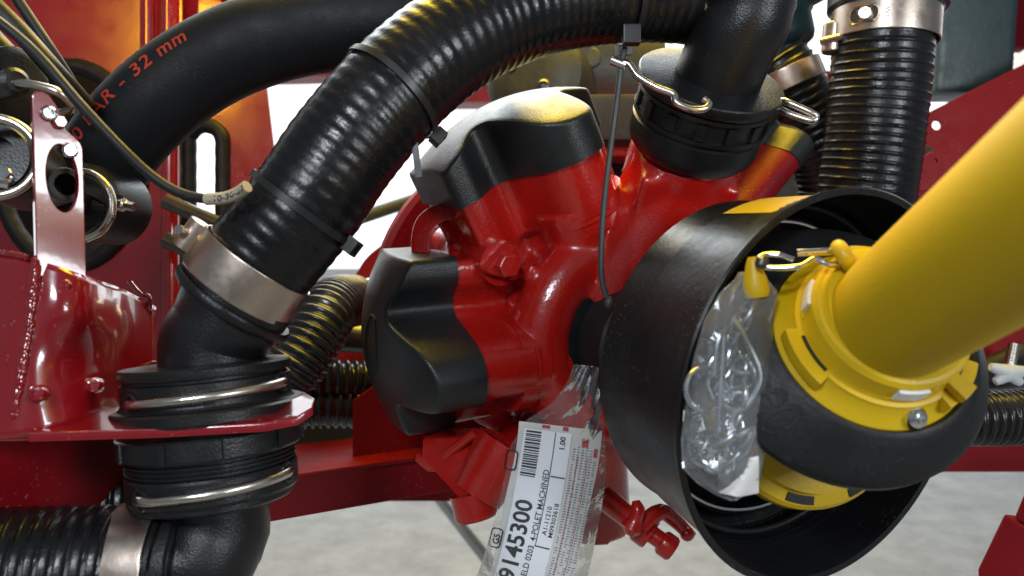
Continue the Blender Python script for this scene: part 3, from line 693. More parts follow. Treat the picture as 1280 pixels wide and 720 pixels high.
# clear film with crinkled neck
def doc_film(sgn):
    def fn(s, t):
        b = -150+t*330
        wl = np.interp(b, [-150, -100, 60, 95, 120, 150, 175], [-50, -46, -40, -24, 6, 22, 28]); wr = np.interp(b, [-150, 40, 80, 110, 150, 175], [88, 84, 76, 70, 60, 58])
        cr = crumple(s*.9, t*1.2, sgn*3); amp = np.interp(b, [-150, 70, 105, 175], [.0035, .0035, .018, .016])
        return doc_pt(wl+(wr-wl)*s, b, sgn*.0035+.0015+amp*cr+.002*sgn*math.sin(math.pi*s))
    return grid(fn, 40, 90)
mesh('film', cat(doc_film(1), doc_film(-1)), M['film'], doc, angle=10)

# ------------------------------------------------------------------ bulkhead fitting on the left bracket
FA = unit([-.073, .007, .99]); FC = P(262, 520, .50)
fit = thing('bulkhead_fitting', 'black bulkhead pipe fitting with elbows clamped through the red bracket', 'pipe fitting', FC-FA*.11)
mesh('upper_body', lathe([(.040, .0005), (.0565, .0005), (.0580, .0020), (.0580, .0075), (.0565, .0088), (.0520, .0090), (.0505, .0105), (.0500, .0120), (.0500, .0240), (.0480, .0250), (.0480, .0265), (.0505, .0270), (.0510, .0285),
                          (.0510, .0320), (.0500, .0332), (.034, .0340)], FC, FA, 96), M['black_plastic'], fit, angle=28)
mesh('lock_nut', lathe([(.040, -.0065), (.0535, -.0068), (.0545, -.008), (.0545, -.0185), (.0535, -.020), (.040, -.020)], FC, FA, 96), M['black_plastic'], fit, angle=28)
fu, fv, fw = ortho(FA)
for k in range(10):
    a = 2*math.pi*(k+.3)/10; d = math.cos(a)*fu+math.sin(a)*fv; e = np.cross(FA, d)
    mesh('nut_rib', box(FC-FA*.0133+d*.0545, (e, d, FA), (.0035, .0032, .0115)), M['black_plastic'], fit, bevel=.0006)
th = [(.040, -.0195)]
for k in range(4): th += [(.0505, -.0200-k*.0026), (.0505, -.0208-k*.0026), (.0488, -.0214-k*.0026), (.0488, -.0220-k*.0026)]
mesh('thread', lathe(th+[(.040, -.0310)], FC, FA, 96), M['black_plastic'], fit, angle=25)
mesh('lower_body', lathe([(.040, -.030), (.0500, -.0305), (.0508, -.032), (.0508, -.0445), (.0495, -.0465), (.0480, -.0470), (.0480, -.0500), (.0460, -.0515), (.036, -.0525)], FC, FA, 96), M['black_plastic'], fit, angle=28)
hd = unit(hpf[30]-hpf[0])
NP = P(292, 378, .50)
mesh('upper_elbow', tube(spline([FC+FA*.030+A([.004, 0, 0]), FC+FA*.046+A([.0055, 0, 0]), P(280, 408, .50), NP, NP+hd*.03], 26), A(np.r_[np.full(12, .0318), np.linspace(.0318, .0322, 14)]), 44), M['black_plastic'], fit)
mesh('nipple_flange', lathe([(.030, -.0035), (.0385, -.0030), (.0395, -.0015), (.0395, .0015), (.0385, .003), (.030, .0035)], NP-hd*.000, hd, 72), M['black_plastic'], fit)
mesh('nipple_cuff', lathe([(.030, .002), (.0355, .003), (.0355, .010), (.034, .012)], NP, hd, 72), M['black_plastic'], fit)
EB = FC-FA*.050
mesh('lower_elbow', tube(spline([EB+FA*.004, EB-FA*.022, P(266, 672, .495), P(250, 702, .49), P(205, 712, .487)], 30), np.full(30, .0315), 44), M['black_plastic'], fit)
LX = unit([-1., -.03, -.02])
mesh('lower_flange', lathe([(.030, -.002), (.0415, -.0018), (.0415, .0035), (.030, .0040)], P(232, 708, .487), LX, 72), M['black_plastic'], fit)
mesh('lower_cuff', lathe([(.030, .002), (.0375, .003), (.0375, .012), (.030, .013)], P(228, 708, .487), LX, 72), M['black_plastic'], fit)
def wire_clip(label, h0, h1, r, a0, a1):
    t = thing('wire_retaining_clip', label, 'clip', FC+FA*h0-A([0, r, 0]))
    fr = unit(-FC-FA*(-FC@FA)); sd = np.cross(FA, fr); sd = sd if sd[0] > 0 else -sd
    p = []
    for i in range(40):
        k = i/39; a = math.radians(a0+(a1-a0)*k)
        rr = r-.012*max(0, (abs(k-.5)-.44)/.06)**1.5
        p.append(FC+FA*(h0+(h1-h0)*k)+rr*(math.cos(a)*fr+math.sin(a)*sd))
    mesh('wire', tube(A(p), .0030, 14), M['zinc'], t)
    for q in (p[2], p[-3]):
        mesh('end_loop', torus(q-(q-FC-FA*h0)*.02, unit(q-FC-FA*h0), .0055, .0014, 24, 8), M['black_plastic'], t)
    return t
wire_clip('zinc wire clip above the red bracket on the left fitting', .0145, .0190, .0520, -62, 64)
wire_clip('zinc wire clip below the red bracket on the left fitting', -.0400, -.0355, .0525, -58, 62)

# hoses low on the left
lh = mesh('spiral_hose', hose(path([(232, 708, .487), (190, 709, .485), (110, 712, .478), (20, 716, .47), (-70, 722, .46)]), .0368, .0080, .0006, 56, 9, ridge=4), M['black_hose'])
tag(lh, 'black spiral hose with steel clamp at the bottom left corner', 'hose')
screw_clamp('hose_clamp', 'wide steel clamp on the hose in the bottom left corner', P(180, 710, .485), LX, .0382, .0255, .0016, A([0, .8, 1.]), .02)
lh2 = mesh('spiral_hose', hose(path([(300, 600, .585), (230, 622, .58), (150, 632, .57), (70, 648, .56), (0, 668, .55), (-80, 690, .54)]), .0375, .0080, .0007, 56, 9, ridge=4), M['black_hose'])
tag(lh2, 'dark spiral hose behind the clamped one at lower left', 'hose')

# ------------------------------------------------------------------ red frame on the left
fr_ = thing('left_frame', 'glossy red painted steel frame and bracket filling the left edge', 'frame', P(60, 545, .46))
rows = [[(-40, 318, .47), (45, 326, .455), (105, 346, .468), (150, 362, .54), (192, 384, .58)],
        [(-40, 380, .46), (42, 385, .449), (103, 395, .462), (150, 405, .53), (191, 425, .57)],
        [(-40, 450, .45), (34, 450, .444), (100, 450, .470), (148, 455, .52), (189, 465, .56)],
        [(-40, 548, .44), (22, 547, .437), (90, 530, .455), (146, 514, .51), (182, 503, .55)]]
R3 = A([[P(*c) for c in r] for r in rows])
rs = [spline(r, 40) for r in R3]
colm = [spline(A([rs[k][j] for k in range(4)]), 24) for j in range(40)]
mesh('side_sheet', grid(lambda a, b: colm[int(round(a*39))][int(round(b*23))], 40, 24), M['red_sheet'], fr_, solid=.004)
# upright bracket ear
eo = P(46, 336, .452); eu = unit(P(105, 347, .468)-eo); ev = unit(P(40, 112, .452)-eo); ew = unit(np.cross(eu, ev)); ew = ew if ew[1] < 0 else -ew
EW = np.linalg.norm(P(105, 347, .468)-eo); EH = np.linalg.norm(P(38, 116, .452)-eo)
ear = rounded([(0, -.004), (EW, -.004), (EW, EH*.78), (EW*.62, EH*.84), (EW*.5, EH*.95), (EW*.28, EH*1.02), (0, EH)], .004)
mesh('bracket_ear', place(plate2d([tuple(p) for p in ear], [oval(EW*.56, EH*.55, EW*.36, EH*.20)], .006, .0006), eo, eu, ev, ew), M['red_sheet'], fr_, angle=30)
for x, y in ((.30, .90), (.72, .72)):
    c0 = eo+eu*EW*x+ev*EH*y+ew*.003
    b_ = mesh('button_bolt', lathe([(.0042, 0), (.0045, .0012), (.0040, .0026), (.0030, .0034), (.0022, .0034), (.0020, .0018), (.0004, .0018)], c0, ew, 24), M['chrome'], fr_)
mesh('hex_nut', lathe([(.0036, 0), (.0038, .001), (.0038, .004), (.003, .005)], eo+eu*EW*.52+ev*EH*.865+ew*.003, ew, 6), M['zinc'], fr_)
for px, py, d in ((84, 358, .459), (52, 491, .440), (121, 481, .478)):
    c0 = P(px, py, d); mesh('rivet', lathe([(.0048, -.006), (.0048, .001), (.0036, .003), (.0022, .0034), (.0018, .0022), (.0003, .0022)], c0-A([0, .0035, 0]), unit([.25, -1, .1]), 20), M['red_sheet'], fr_)
# weld beads: rows of overlapping lumps
def weld(pts, r, step, name='weld_bead'):
    p = spline(path(pts), 200); r *= .62; L_ = length(p); s_ = np.linspace(0, L_, 200); wob = np.cumsum(rng.normal(0, .25, 200))
    p = p+rng.normal(0, r*.05, (200, 3))
    return mesh(name, tube(p, r, 14, rfun=lambda i, t: r*(1+.09*np.abs(np.sin(math.pi*s_[i]/step*.7+wob[i]))+.10*np.sin(3*t+wob[i]*2))), M['red_sheet'], fr_, angle=60)
weld([(46, 322, .452), (44, 345, .449), (38, 400, .446), (30, 450, .442), (18, 520, .438)], .0042, .0032)
weld([(36, 322, .452), (20, 318, .456), (0, 316, .46)], .0026, .0028)
weld([(162, 352, .575), (176, 368, .57), (186, 372, .57), (187, 400, .57), (186, 440, .563), (182, 452, .56), (205, 455, .56)], .0026, .0034)
# shelf bracket under the fitting
sh = [(34, 541, .432), (200, 536, .443), (330, 529, .452), (372, 521, .458), (391, 508, .466), (393, 497, .476), (380, 489, .53), (250, 497, .545), (150, 502, .55), (90, 520, .47)]
mesh('bracket_shelf', slab(path(sh), -FA*.0052), M['red_sheet'], fr_, bevel=.0012)
mesh('skirt', slab([P(-30, 552, .445), P(150, 548, .53), P(165, 640, .56), P(-30, 660, .47)], A([.0, .006, 0])), M['red_dull'], fr_, bevel=.001)

# quick couplers on the far left
cpA = thing('quick_coupler', 'black quick coupler cut off by the left edge, with wire bail', 'coupler', P(-5, 250, .46))
qa = unit([.25, -1, .05])
mesh('body', lathe([(.024, -.06), (.024, -.012), (.0215, -.010), (.0215, -.004), (.019, 0), (.012, 0), (.011, -.006), (.0003, -.006)], P(-8, 195, .47), qa, 40), M['black_plastic'], cpA)
mesh('wire_bail', torus(P(-8, 196, .455), unit([.32, -1, .1]), .0225, .0028, 56, 12), M['zinc'], cpA)
mesh('bolt', lathe([(.0055, -.004), (.0055, .003), (.0035, .004), (.0035, .010)], P(4, 222, .455), unit([.5, -.8, .2]), 6), M['chrome'], cpA)
cpB = thing('quick_coupler', 'black coupler with zinc wire fork above the red bracket ear', 'coupler', P(20, 125, .5))
mesh('body', lathe([(.03, -.05), (.030, .0), (.026, .004), (.026, .02), (.020, .022)], P(-8, 112, .52), unit([1, -.25, .0]), 40), M['black_plastic'], cpB)
mesh('boss', lathe([(.0075, -.02), (.0085, .006), (.006, .008)], P(14, 104, .48), unit([.8, -.6, 0]), 24), M['black_plastic'], cpB)
mesh('wire_fork', tube(spline(path([(12, 103, .476), (40, 106, .472), (70, 114, .472), (88, 128, .478), (91, 136, .482), (80, 141, .487), (62, 142, .49)]), 50), .0026, 12), M['zinc'], cpB)
cpC = thing('quick_coupler', 'black coupler with wire bail behind the red bracket ear', 'coupler', P(110, 300, .54))
mesh('body', lathe([(.027, -.05), (.027, -.01), (.024, -.006), (.024, .0), (.015, .002), (.015, .02), (.010, .02), (.009, .012), (.0003, .012)], P(92, 250, .545), unit([-.12, -1, .02]), 48), M['black_plastic'], cpC)
mesh('wire_bail', tube(spline(path([(97, 216, .52), (112, 217, .515), (130, 229, .512), (139, 248, .512), (138, 270, .512), (127, 288, .514), (108, 298, .518)]), 50), .0029, 12), M['zinc'], cpC)
bl = mesh('bolt', lathe([(.0045, -.006), (.0045, .004), (.0030, .005), (.0030, .012)], P(150, 255, .53), unit([.9, -.3, -.2]), 6), M['zinc'], cpC)
mesh('strap', box(P(122, 238, .53), (unit([1, 0, -.55]), A([0, 1., 0]), unit([.55, 0, 1])), (.034, .003, .010)), M['dark_metal'], cpC, bevel=.0006)
sp_ = thing('spout_tube', 'short black tube end poking through the red bracket hole', 'tube', P(75, 245, .46))
mesh('spout', lathe([(.0095, -.04), (.0105, .0), (.0098, .0015), (.0066, .0015), (.0062, -.03)], P(82, 231, .478), unit([.70, -.7, .06]), 36), M['black_plastic'], sp_)

# ------------------------------------------------------------------ smooth delivery hose with print
SP_ = [(95, 275, .615), (112, 235, .61), (148, 176, .605), (195, 126, .60), (252, 84, .60), (320, 53, .60), (392, 36, .605), (470, 30, .61), (560, 30, .62), (640, 40, .64)]
rub = mesh('smooth_hose', tube(spline(path(SP_), 120), .0335, 56), M['rubber_hose'])
tag(rub, 'smooth matt black rubber hose with red BAR print, upper left', 'hose')
q = spline(path(SP_), 300); qT, _, _ = frames(q); L0 = np.r_[0, np.cumsum(np.linalg.norm(np.diff(q, axis=0), axis=1))]
V, F = text2d('20 BAR - 32 mm', .0125, bold=.015, spacing=1.1)
i_s = int(np.argmin(np.linalg.norm(q-P(133, 199, .607), axis=1))); i_e = int(np.argmin(np.linalg.norm(q-P(264, 78, .60), axis=1)))
sc = (L0[i_e]-L0[i_s])/V[:, 0].max()
def on_hose(s, a, r):
    c = A([np.interp(s, L0, q[:, k]) for k in range(3)]); t = unit(A([np.interp(s, L0, qT[:, k]) for k in range(3)]))
    cd = unit(-c-t*(-c@t)); sd = np.cross(cd, t); sd = sd if sd[2] > 0 else -sd
    return c+r*(math.cos(a)*cd+math.sin(a)*sd)
V2 = A([on_hose(L0[i_s]+v[0]*sc, .64+v[1]*1.3/.0335, .0339) for v in V])
mesh('red_print', (V2, F), M['red_ink'], rub)

# cables upper left
def cable(label, pts, r, m='cable', name='cable', group=None):
    o = mesh(name, tube(spline(path(pts), 80), r, 16), M[m]); tag(o, label, 'cable', group); return o
cable('thin black cable running down from upper left to the big hose', [(-30, 5, .45), (40, 62, .455), (100, 130, .46), (150, 183, .465), (190, 220, .47), (225, 241, .472), (262, 249, .47), (285, 246, .465), (306, 236, .46)], .0030)
cm = cable('beige printed marker sleeve on the end of the thin cable', [(258, 249, .468), (280, 247.5, .465), (296, 242, .462), (309, 233, .458)], .0036, 'beige', 'cable_marker')
V, F = text2d('110-30-22', .0046, bold=.02)
mq = spline(path([(262, 249, .468), (280, 247.5, .465), (296, 242, .462), (307, 234.5, .458)]), 40); mL = np.r_[0, np.cumsum(np.linalg.norm(np.diff(mq, axis=0), axis=1))]
mesh('print', (A([A([np.interp(v[0]*mL[-1]/V[:, 0].max(), mL, mq[:, k]) for k in range(3)])+A([0, -.0038, v[1]-.0018]) for v in V]), F), M['ink'], cm)
cable('thicker black cable crossing the upper left corner', [(-30, -15, .50), (25, 40, .505), (65, 85, .51), (95, 118, .54), (118, 142, .62), (130, 160, .68)], .0062)
cable('black ridged cable slanting down at the top left', [(8, -20, .51), (30, 12, .515), (62, 60, .52), (84, 94, .53), (98, 118, .54)], .0036)
cable('grey black conduit behind cables at the left edge', [(-30, 30, .53), (0, 62, .53), (30, 92, .535), (50, 108, .54)], .0085)

# ------------------------------------------------------------------ back panel with slots and edge trim
D1 = .92
bp_ = thing('back_panel', 'red sheet steel panel with trimmed slot behind the left hoses', 'panel', P(200, 520, D1))
k1 = D1/FPX
def q2(x, y): return ((x-200)*k1, (200-y)*k1)
hole_r = [q2(90+88*math.cos(a), 208+124*math.sin(a)) for a in np.linspace(0, 2*math.pi, 48, endpoint=False)]
def slot(cx, y0, y1, hw): 
    p = [q2(cx+hw*math.cos(a), y0+hw-hw*math.sin(a)) for a in np.linspace(0, math.pi, 14)]
    return p+[q2(cx-hw+0, y1-hw)] + [q2(cx-hw*math.cos(a), y1-hw+hw*math.sin(a)) for a in np.linspace(0.2, math.pi, 13)]
s1 = slot(259, 163, 560, 17)
mesh('sheet', place(plate2d([q2(-80, -120), q2(330, -120), q2(330, 80), q2(346, 215), q2(352, 640), q2(-80, 640)], [hole_r, s1], .005, .0006), P(200, 200, D1), AX[0], AX[2], AX[1]), M['red_sheet'], bp_, angle=30)
def trim(p2, name, r=.009, closed=False, gap=.018):
    pts = A([P(200, 200, D1)+A([x, -.004, y]) for x, y in p2])
    if closed: pts = np.vstack([pts, pts[:1]])
    n = int(length(pts)/gap*6); p = spline(pts, n); s = np.linspace(0, length(pts), n)
    return mesh(name, tube(p, r, 14, rfun=lambda i, t: r*(1+.02*np.tanh(4*np.sin(2*math.pi*s[i]/gap)))+0*t), M['rubber_hose'], bp_)
trim(hole_r, 'edge_trim', .0095, True); trim(slot(259, 158, 562, 21), 'edge_trim', .0085, True)
mesh('folded_edge', lathe([(.0095, 0), (.0095, .62)], P(213, 640, D1-.03), A([0, 0, 1.]), 20), M['red_sheet'], bp_)
mesh('galvanised_edge', box(P(219, 420, D1-.02), AX, (.012, .02, .46)), M['zinc'], bp_, bevel=.003)
mesh('fold_rib', lathe([(.011, 0), (.011, .34)], P(188, 66, D1-.01), A([0, 0, 1.]), 20), M['red_sheet'], bp_)
mesh('rib_end', ball(P(203, 58, D1-.006), .010, 16, (1, .7, 1.3)), M['red_sheet'], bp_)
tk = mesh('dark_interior_box', box(P(60, 260, 1.14), AX, (.30, .22, .42)), M['void'], bevel=.03); tag(tk, 'dark box added as interior shade behind the big trimmed panel hole', 'backing')  # added dark box, stands in for the shade inside the machine
for y0, y1 in ((252, 292), (300, 345)):
    o = mesh('steel_pipe', tube(spline([P(208, y0, .86), P(300, y1, .84)], 4), .0085, 18), M['dark_metal']); tag(o, 'upper zinc pipe crossing behind the left elbow' if y0 == 252 else 'lower zinc pipe crossing behind the left elbow', 'pipe', None)

# ------------------------------------------------------------------ lower frame beams
fb = thing('lower_frame', 'dark red welded frame beam running under the pump', 'frame', P(450, 640, .75))
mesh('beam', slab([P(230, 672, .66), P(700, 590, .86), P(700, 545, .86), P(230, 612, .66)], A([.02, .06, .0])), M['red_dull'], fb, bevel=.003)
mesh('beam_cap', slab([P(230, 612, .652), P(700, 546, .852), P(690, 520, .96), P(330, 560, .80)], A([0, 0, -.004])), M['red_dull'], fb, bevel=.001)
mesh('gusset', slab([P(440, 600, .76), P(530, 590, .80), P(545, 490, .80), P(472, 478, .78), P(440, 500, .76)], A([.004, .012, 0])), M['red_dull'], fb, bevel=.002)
mesh('cross_member', slab([P(330, 470, .98), P(560, 440, 1.02), P(560, 560, 1.02), P(330, 580, .98)], A([0, .02, 0])), M['void'], fb)
# rear rounded red plate seen in the daylight gap
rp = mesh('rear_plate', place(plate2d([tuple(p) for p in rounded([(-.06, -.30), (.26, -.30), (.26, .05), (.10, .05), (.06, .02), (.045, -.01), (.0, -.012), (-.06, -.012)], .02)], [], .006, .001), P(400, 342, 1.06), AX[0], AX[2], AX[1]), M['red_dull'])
tag(rp, 'dark red rounded plate edge behind the corrugated hose', 'plate')
o = mesh('steel_pipe', tube(spline([P(330, 312, 1.3), P(560, 236, 1.5)], 4), .012, 18), M['olive']); tag(o, 'olive grey pipe slanting across the bright gap', 'pipe')

# corrugated hoses in the middle
ch = mesh('corrugated_hose', hose(path([(330, 500, .74), (365, 462, .74), (388, 428, .75), (406, 396, .77), (420, 380, .81), (440, 376, .88)]), .0275, .0072, .0016, 48, 8, helix=False, sharp=1.2), M['grey_hose'])
tag(ch, 'grey corrugated hose curving up behind the left elbow', 'hose')
for k, (y, lab_) in enumerate(((488, 'upper dark corrugated hose lying behind the left bracket'), (520, 'lower dark corrugated hose lying behind the left bracket'))):
    o = mesh('corrugated_hose', hose(path([(330, y-8, .86), (400, y-12, .86), (470, y-10, .88), (540, y-6, .9)]), .022, .0085, .0016, 36, 7, helix=False, sharp=1.2), M['grey_hose']); tag(o, lab_, 'hose')
o = mesh('steel_pipe', tube(spline([P(395, 418, .9), P(480, 424, .92)], 3), .018, 20), M['dark_metal']); tag(o, 'dark pipe end behind the lower pump cover', 'pipe')
o = mesh('steel_pipe', tube(spline([P(395, 360, 1.0), P(480, 352, 1.0)], 3), .006, 16), M['zinc']); tag(o, 'thin bright rod left of the lower pump cover', 'pipe')

# drain tap under the pump
dv = thing('drain_tap', 'red painted drain tap with handle below the black shield', 'tap', P(820, 690, .62))
mesh('stem', tube(spline(path([(755, 622, .66), (790, 650, .64), (838, 684, .62)]), 10), A([.010, .010, .0095, .009, .009, .0085, .0080, .007, .007, .007]), 20), M['red'], dv)
mesh('end_cap', lathe([(.0085, -.006), (.0100, -.004), (.0100, .004), (.0085, .006)], P(834, 682, .618), unit([.8, -.2, -.55]), 24), M['red'], dv)
mesh('handle', tube(spline(path([(795, 626, .615), (797, 640, .612), (792, 655, .612), (786, 668, .612)]), 16), A(np.interp(np.linspace(0, 1, 16), [0, .2, .5, .8, 1], [.003, .0055, .0055, .0085, .004])), 20), M['red'], dv)
mesh('lever', tube(spline(path([(800, 660, .62), (825, 640, .625), (845, 652, .63), (864, 671, .63)]), 14), A(np.linspace(.0075, .0050, 14)), 18), M['red'], dv)
mesh('lever_knob', ball(P(859, 667, .628), .0060, 14), M['red'], dv)
mesh('collar', lathe([(.0125, -.006), (.0132, -.004), (.0132, .004), (.0125, .006)], P(806, 662, .632), unit([.7, -.2, -.5]), 24), M['red'], dv)

# ------------------------------------------------------------------ right side
rh = mesh('spiral_hose', hose(path([(1104, 20, .74), (1103, 60, .74), (1098, 120, .745), (1090, 190, .75), (1082, 250, .755), (1074, 330, .76)]), .0440, .0082, .00038, 60, 10, ridge=6), M['black_hose'])
tag(rh, 'upright black spiral hose behind the yellow guard tube', 'hose')
rf = thing('pipe_stub', 'dark plastic pipe stub at the top holding the upright hose', 'pipe fitting', P(1105, 20, .74))
mesh('pipe', lathe([(.040, -.02), (.0435, -.005), (.0480, .006), (.0520, .008), (.0520, .03), (.060, .034), (.060, .09)], P(1108, 22, .74), unit([.05, 0, 1]), 64), M['blue_box'], rf)
RA = unit([.055, -.03, 1])
rc = thing('hose_clamp', 'shiny steel clamp with screw window on the upright right hose', 'hose clamp', P(1108, 60, .74))
mesh('band', lathe([(.0455, -.0135), (.0468, -.0140), (.0475, -.0130), (.0475, .0130), (.0468, .0140), (.0455, .0135)], P(1106, 34, .74), RA, 96, closed_profile=True), M['steel'], rc)
c0 = P(1106, 34, .74); fr0 = unit(-c0-RA*(-c0@RA)); sd0 = np.cross(RA, fr0); sd0 = sd0 if sd0[0] > 0 else -sd0
def rc_pt(x, z, r): a = x/.0475; return c0+RA*z+r*(math.cos(a)*fr0+math.sin(a)*sd0)
wnd = rounded([(-.030, -.0062), (-.006, -.0062), (-.006, .0062), (-.030, .0062)], .0060, 8)
V = [rc_pt(x, z, .0480) for x, z in wnd]; mesh('window', (A(V), [tuple(range(len(V)))]), M['dark_metal'], rc)
wf = plate2d([tuple(p) for p in rounded([(-.0318, -.0078), (-.0042, -.0078), (-.0042, .0078), (-.0318, .0078)], .0075, 8)], [[tuple(p) for p in wnd]], .0012)
mesh('window_rim', (A([rc_pt(v[0], v[1], .0480+v[2]) for v in wf[0]]), wf[1]), M['steel'], rc)
mesh('screw', lathe([(.0058, -.002), (.0058, .002), (.005, .0034), (.0028, .0034), (.0026, .002), (.0003, .002)], rc_pt(-.017, 0, .0480), fr0, 20), M['zinc'], rc)
mesh('lug', lathe([(.010, -.0135), (.011, -.012), (.011, .012), (.010, .0135)], P(1043, 48, .745), RA, 24), M['steel'], rc)
mesh('bolt', tube(spline([P(1026, 52, .742), P(1075, 40, .72)], 4), .0034, 14), M['zinc'], rc)
V, F = text2d('W1', .006, .01); mesh('stamp', (A([rc_pt(-.001+v[1], .004-v[0], .0478) for v in V]), F), M['dark_metal'], rc)

ah = mesh('spiral_hose', hose(path([(965, 75, .83), (985, 105, .83), (1015, 160, .84), (1035, 205, .85), (1045, 260, .86), (1046, 330, .87)]), .0355, .0085, .0008, 48, 10, ridge=4), M['black_hose'])
tag(ah, 'slanting black spiral hose behind the pump coupling', 'hose')
av = thing('ball_valve', 'dark plastic valve on top of the slanting hose', 'valve', P(980, 70, .83))
va = unit([-.18, .05, 1])
mesh('body', lathe([(.022, -.03), (.026, -.02), (.020, -.012), (.018, .004), (.027, .010), (.029, .016), (.029, .036), (.032, .040), (.032, .056), (.026, .06), (.024, .10)], P(986, 66, .83), va, 48), M['blue_box'], av)
mesh('tab', torus(P(1006, 44, .82), A([0, 1., 0]), .006, .0022, 24, 8), M['blue_box'], av)
screw_clamp('hose_clamp', 'steel clamp on the slanting hose below the dark valve', P(982, 100, .83), unit([.45, .05, -1]), .0370, .020, .0016, A([-1., .3, .2]), .02)
g3 = mesh('hex_plug', lathe([(.016, 0), (.018, .002), (.018, .012), (.014, .014)], P(1014, 2, .82), va, 6), M['olive']); tag(g3, 'brassy hexagon plug at the top beside the valve', 'plug')

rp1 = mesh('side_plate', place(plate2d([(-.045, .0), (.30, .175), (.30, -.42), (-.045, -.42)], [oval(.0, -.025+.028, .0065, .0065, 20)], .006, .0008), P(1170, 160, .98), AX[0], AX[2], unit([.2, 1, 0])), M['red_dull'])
tag(rp1, 'dark red sloping side plate with one hole, right of the upright hose', 'plate')
tb = thing('bracket_tab', 'small red bracket tab with hole beside the upright hose', 'bracket', P(1150, 235, .93))
mesh('tab', place(plate2d([tuple(p) for p in rounded([(-.03, -.03), (.016, -.03), (.020, .008), (.008, .016), (-.03, -.004)], .003)], [oval(.009, .004, .0035, .0035, 16)], .004, .0004), P(1158, 206, .93), AX[0], AX[2], AX[1]), M['red_dull'], tb)
mesh('pin', tube(spline([P(1120, 198, .94), P(1160, 190, .95)], 3), .008, 16), M['dark_metal'], tb)
o = mesh('plastic_box', box(P(1196, 48, 1.08), AXW, (.105, .10, .16)), M['blue_box'], bevel=.012); tag(o, 'out of focus dark blue box at the top right', 'box')
o = mesh('white_tray', slab([P(1225, 92, 1.3), P(1300, 50, 1.3), P(1300, 85, 1.2), P(1228, 112, 1.2)], A([0, 0, -.02])), M['pale'], bevel=.006); tag(o, 'pale blurred plastic tray at the top right edge', 'tray')
o = mesh('far_machine_panel', slab([P(1150, -60, 2.2), P(1400, -60, 2.2), P(1400, 60, 2.2), P(1150, 60, 2.2)], A([0, .05, 0])), M['red_dull']); tag(o, 'blurred red machine panel in the far top right', 'panel')
o = mesh('far_machine_panel', slab([P(1000, 88, 1.9), P(1120, 88, 1.9), P(1120, 260, 1.9), P(1000, 260, 1.9)], A([0, .05, 0])), M['red']); tag(o, 'bright red panel glimpsed between the two right hoses', 'panel')
o = mesh('far_machine_panel', slab([P(972, 70, 1.4), P(1002, 40, 1.4), P(1006, 130, 1.4), P(976, 130, 1.4)], A([0, .02, 0])), M['red_dull']); tag(o, 'dark red strip behind the valve and coupling', 'panel')
rr = mesh('corrugated_hose', hose(path([(1180, 524, .70), (1230, 523, .70), (1290, 521, .71), (1360, 518, .72)]), .0225, .0068, .0017, 44, 9, helix=False, sharp=1.3), M['grey_hose'])
tag(rr, 'black corrugated hose leaving the right edge below the yellow tube', 'hose')
cl_ = thing('star_knob', 'white star shaped knob right of the black boot', 'knob', P(1260, 470, .86))
for a in (10, 150, 230, 300):
    c1 = P(1262, 466, .85); mesh('arm', tube(spline([c1, c1+A([math.cos(math.radians(a))*.024, 0, math.sin(math.radians(a))*.013])], 5), A([.0085, .008, .0065, .0055, .004]), 12), M['pale'], cl_)
mesh('stud', lathe([(.006, -.02), (.006, .02)], P(1263, 452, .86), A([.2, 0, 1.]), 14), M['zinc'], cl_)
o = mesh('rod', tube(spline([P(1215, 470, .95), P(1285, 440, .92)], 3), .014, 14), M['void']); tag(o, 'dark rod behind the white star knob', 'rod')
o = mesh('rod', tube(spline([P(1200, 492, .95), P(1300, 486, .95)], 3), .012, 14), M['dark_metal']); tag(o, 'dark grey bar just above the right corrugated hose', 'rod')
o = mesh('side_rail', slab([P(1235, 418, 1.0), P(1320, 398, 1.0), P(1320, 418, 1.0), P(1235, 432, 1.0)], A([0, .01, -.004])), M['red_dull']); tag(o, 'dark red rail end peeping out beneath the yellow tube', 'rail')
cb = thing('jack_foot', 'dark red painted steel block in the bottom right corner', 'block', P(1250, 720, .55))
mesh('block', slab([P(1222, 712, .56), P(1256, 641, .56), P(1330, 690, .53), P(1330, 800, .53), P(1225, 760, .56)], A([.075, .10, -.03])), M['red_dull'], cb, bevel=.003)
mesh('upper_block', slab([P(1267, 648, .555), P(1282, 612, .555), P(1340, 600, .54), P(1340, 690, .54)], A([.05, .06, -.016])), M['red_dull'], cb, bevel=.003)

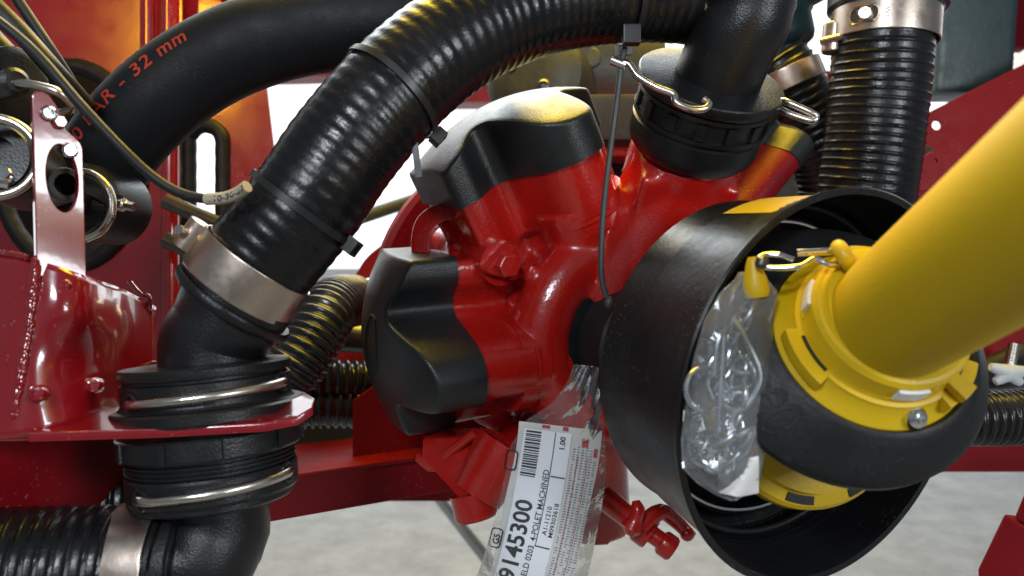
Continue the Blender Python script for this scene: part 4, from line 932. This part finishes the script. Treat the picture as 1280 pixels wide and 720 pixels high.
# ------------------------------------------------------------------ behind the pump
oh = thing('gearbox_housing', 'yellowish grey cast housing behind the upper pump cover', 'housing', P(700, 130, .95))
mesh('casing', lathe([(.02, -.08), (.07, -.07), (.078, .0), (.078, .05), (.06, .07), (.02, .075)], P(735, 92, .98), unit([-1, -.25, .15]), 48), M['olive'], oh)
mesh('side_casing', lathe([(.05, -.03), (.058, -.02), (.058, .03), (.045, .04), (.02, .042)], P(680, 105, .92), unit([-.5, -1, .1]), 40), M['olive'], oh)
mesh('plug', lathe([(.007, -.01), (.007, .004), (.004, .006), (.003, .002), (.0003, .002)], P(680, 108, .865), unit([-.2, -1, .1]), 18), M['dark_metal'], oh)
mesh('boss', lathe([(.012, -.02), (.012, .006), (.009, .008)], P(738, 74, .905), unit([-.1, -1, .1]), 24), M['olive'], oh)
o = mesh('rear_casting', box(P(760, 152, .86), AX, (.16, .05, .05)), M['olive'], bevel=.008); tag(o, 'grey casting block between upper pump cover and coupling', 'casting')
o = mesh('rear_casting', box(P(790, 168, .90), AX, (.12, .05, .06)), M['red'], bevel=.008); tag(o, 'red casting block behind the pump port', 'casting')
o = mesh('dark_cylinder', lathe([(.018, -.06), (.020, -.056), (.020, .02), (.016, .024)], P(650, 112, .98), unit([-.05, -.1, 1]), 28), M['blue_box']); tag(o, 'dark blurred cylinder behind the big hose, left of the housing', 'cylinder')
o = mesh('far_beam', slab([P(560, 108, 2.4), P(640, 92, 2.4), P(640, 128, 2.4), P(560, 128, 2.4)], A([0, .1, 0])), M['red']); tag(o, 'distant red beam end in the bright gap behind the hose', 'beam')
o = mesh('far_beam', slab([P(300, 72, 2.4), P(520, 62, 2.4), P(520, 92, 2.4), P(300, 97, 2.4)], A([0, .1, 0])), M['red']); tag(o, 'distant red beam crossing above the bright gap', 'beam')
o = mesh('dark_housing', box(P(900, 330, 1.05), AX, (.5, .1, .36)), M['void'], bevel=.01); tag(o, 'black machine housing in the dark behind pump and shield', 'housing')
o = mesh('red_tank_end', ball(P(310, -2, .85), .03, 20, (1, 1, .5)), M['red']); tag(o, 'bright red rounded lid at the top above the smooth hose', 'lid')
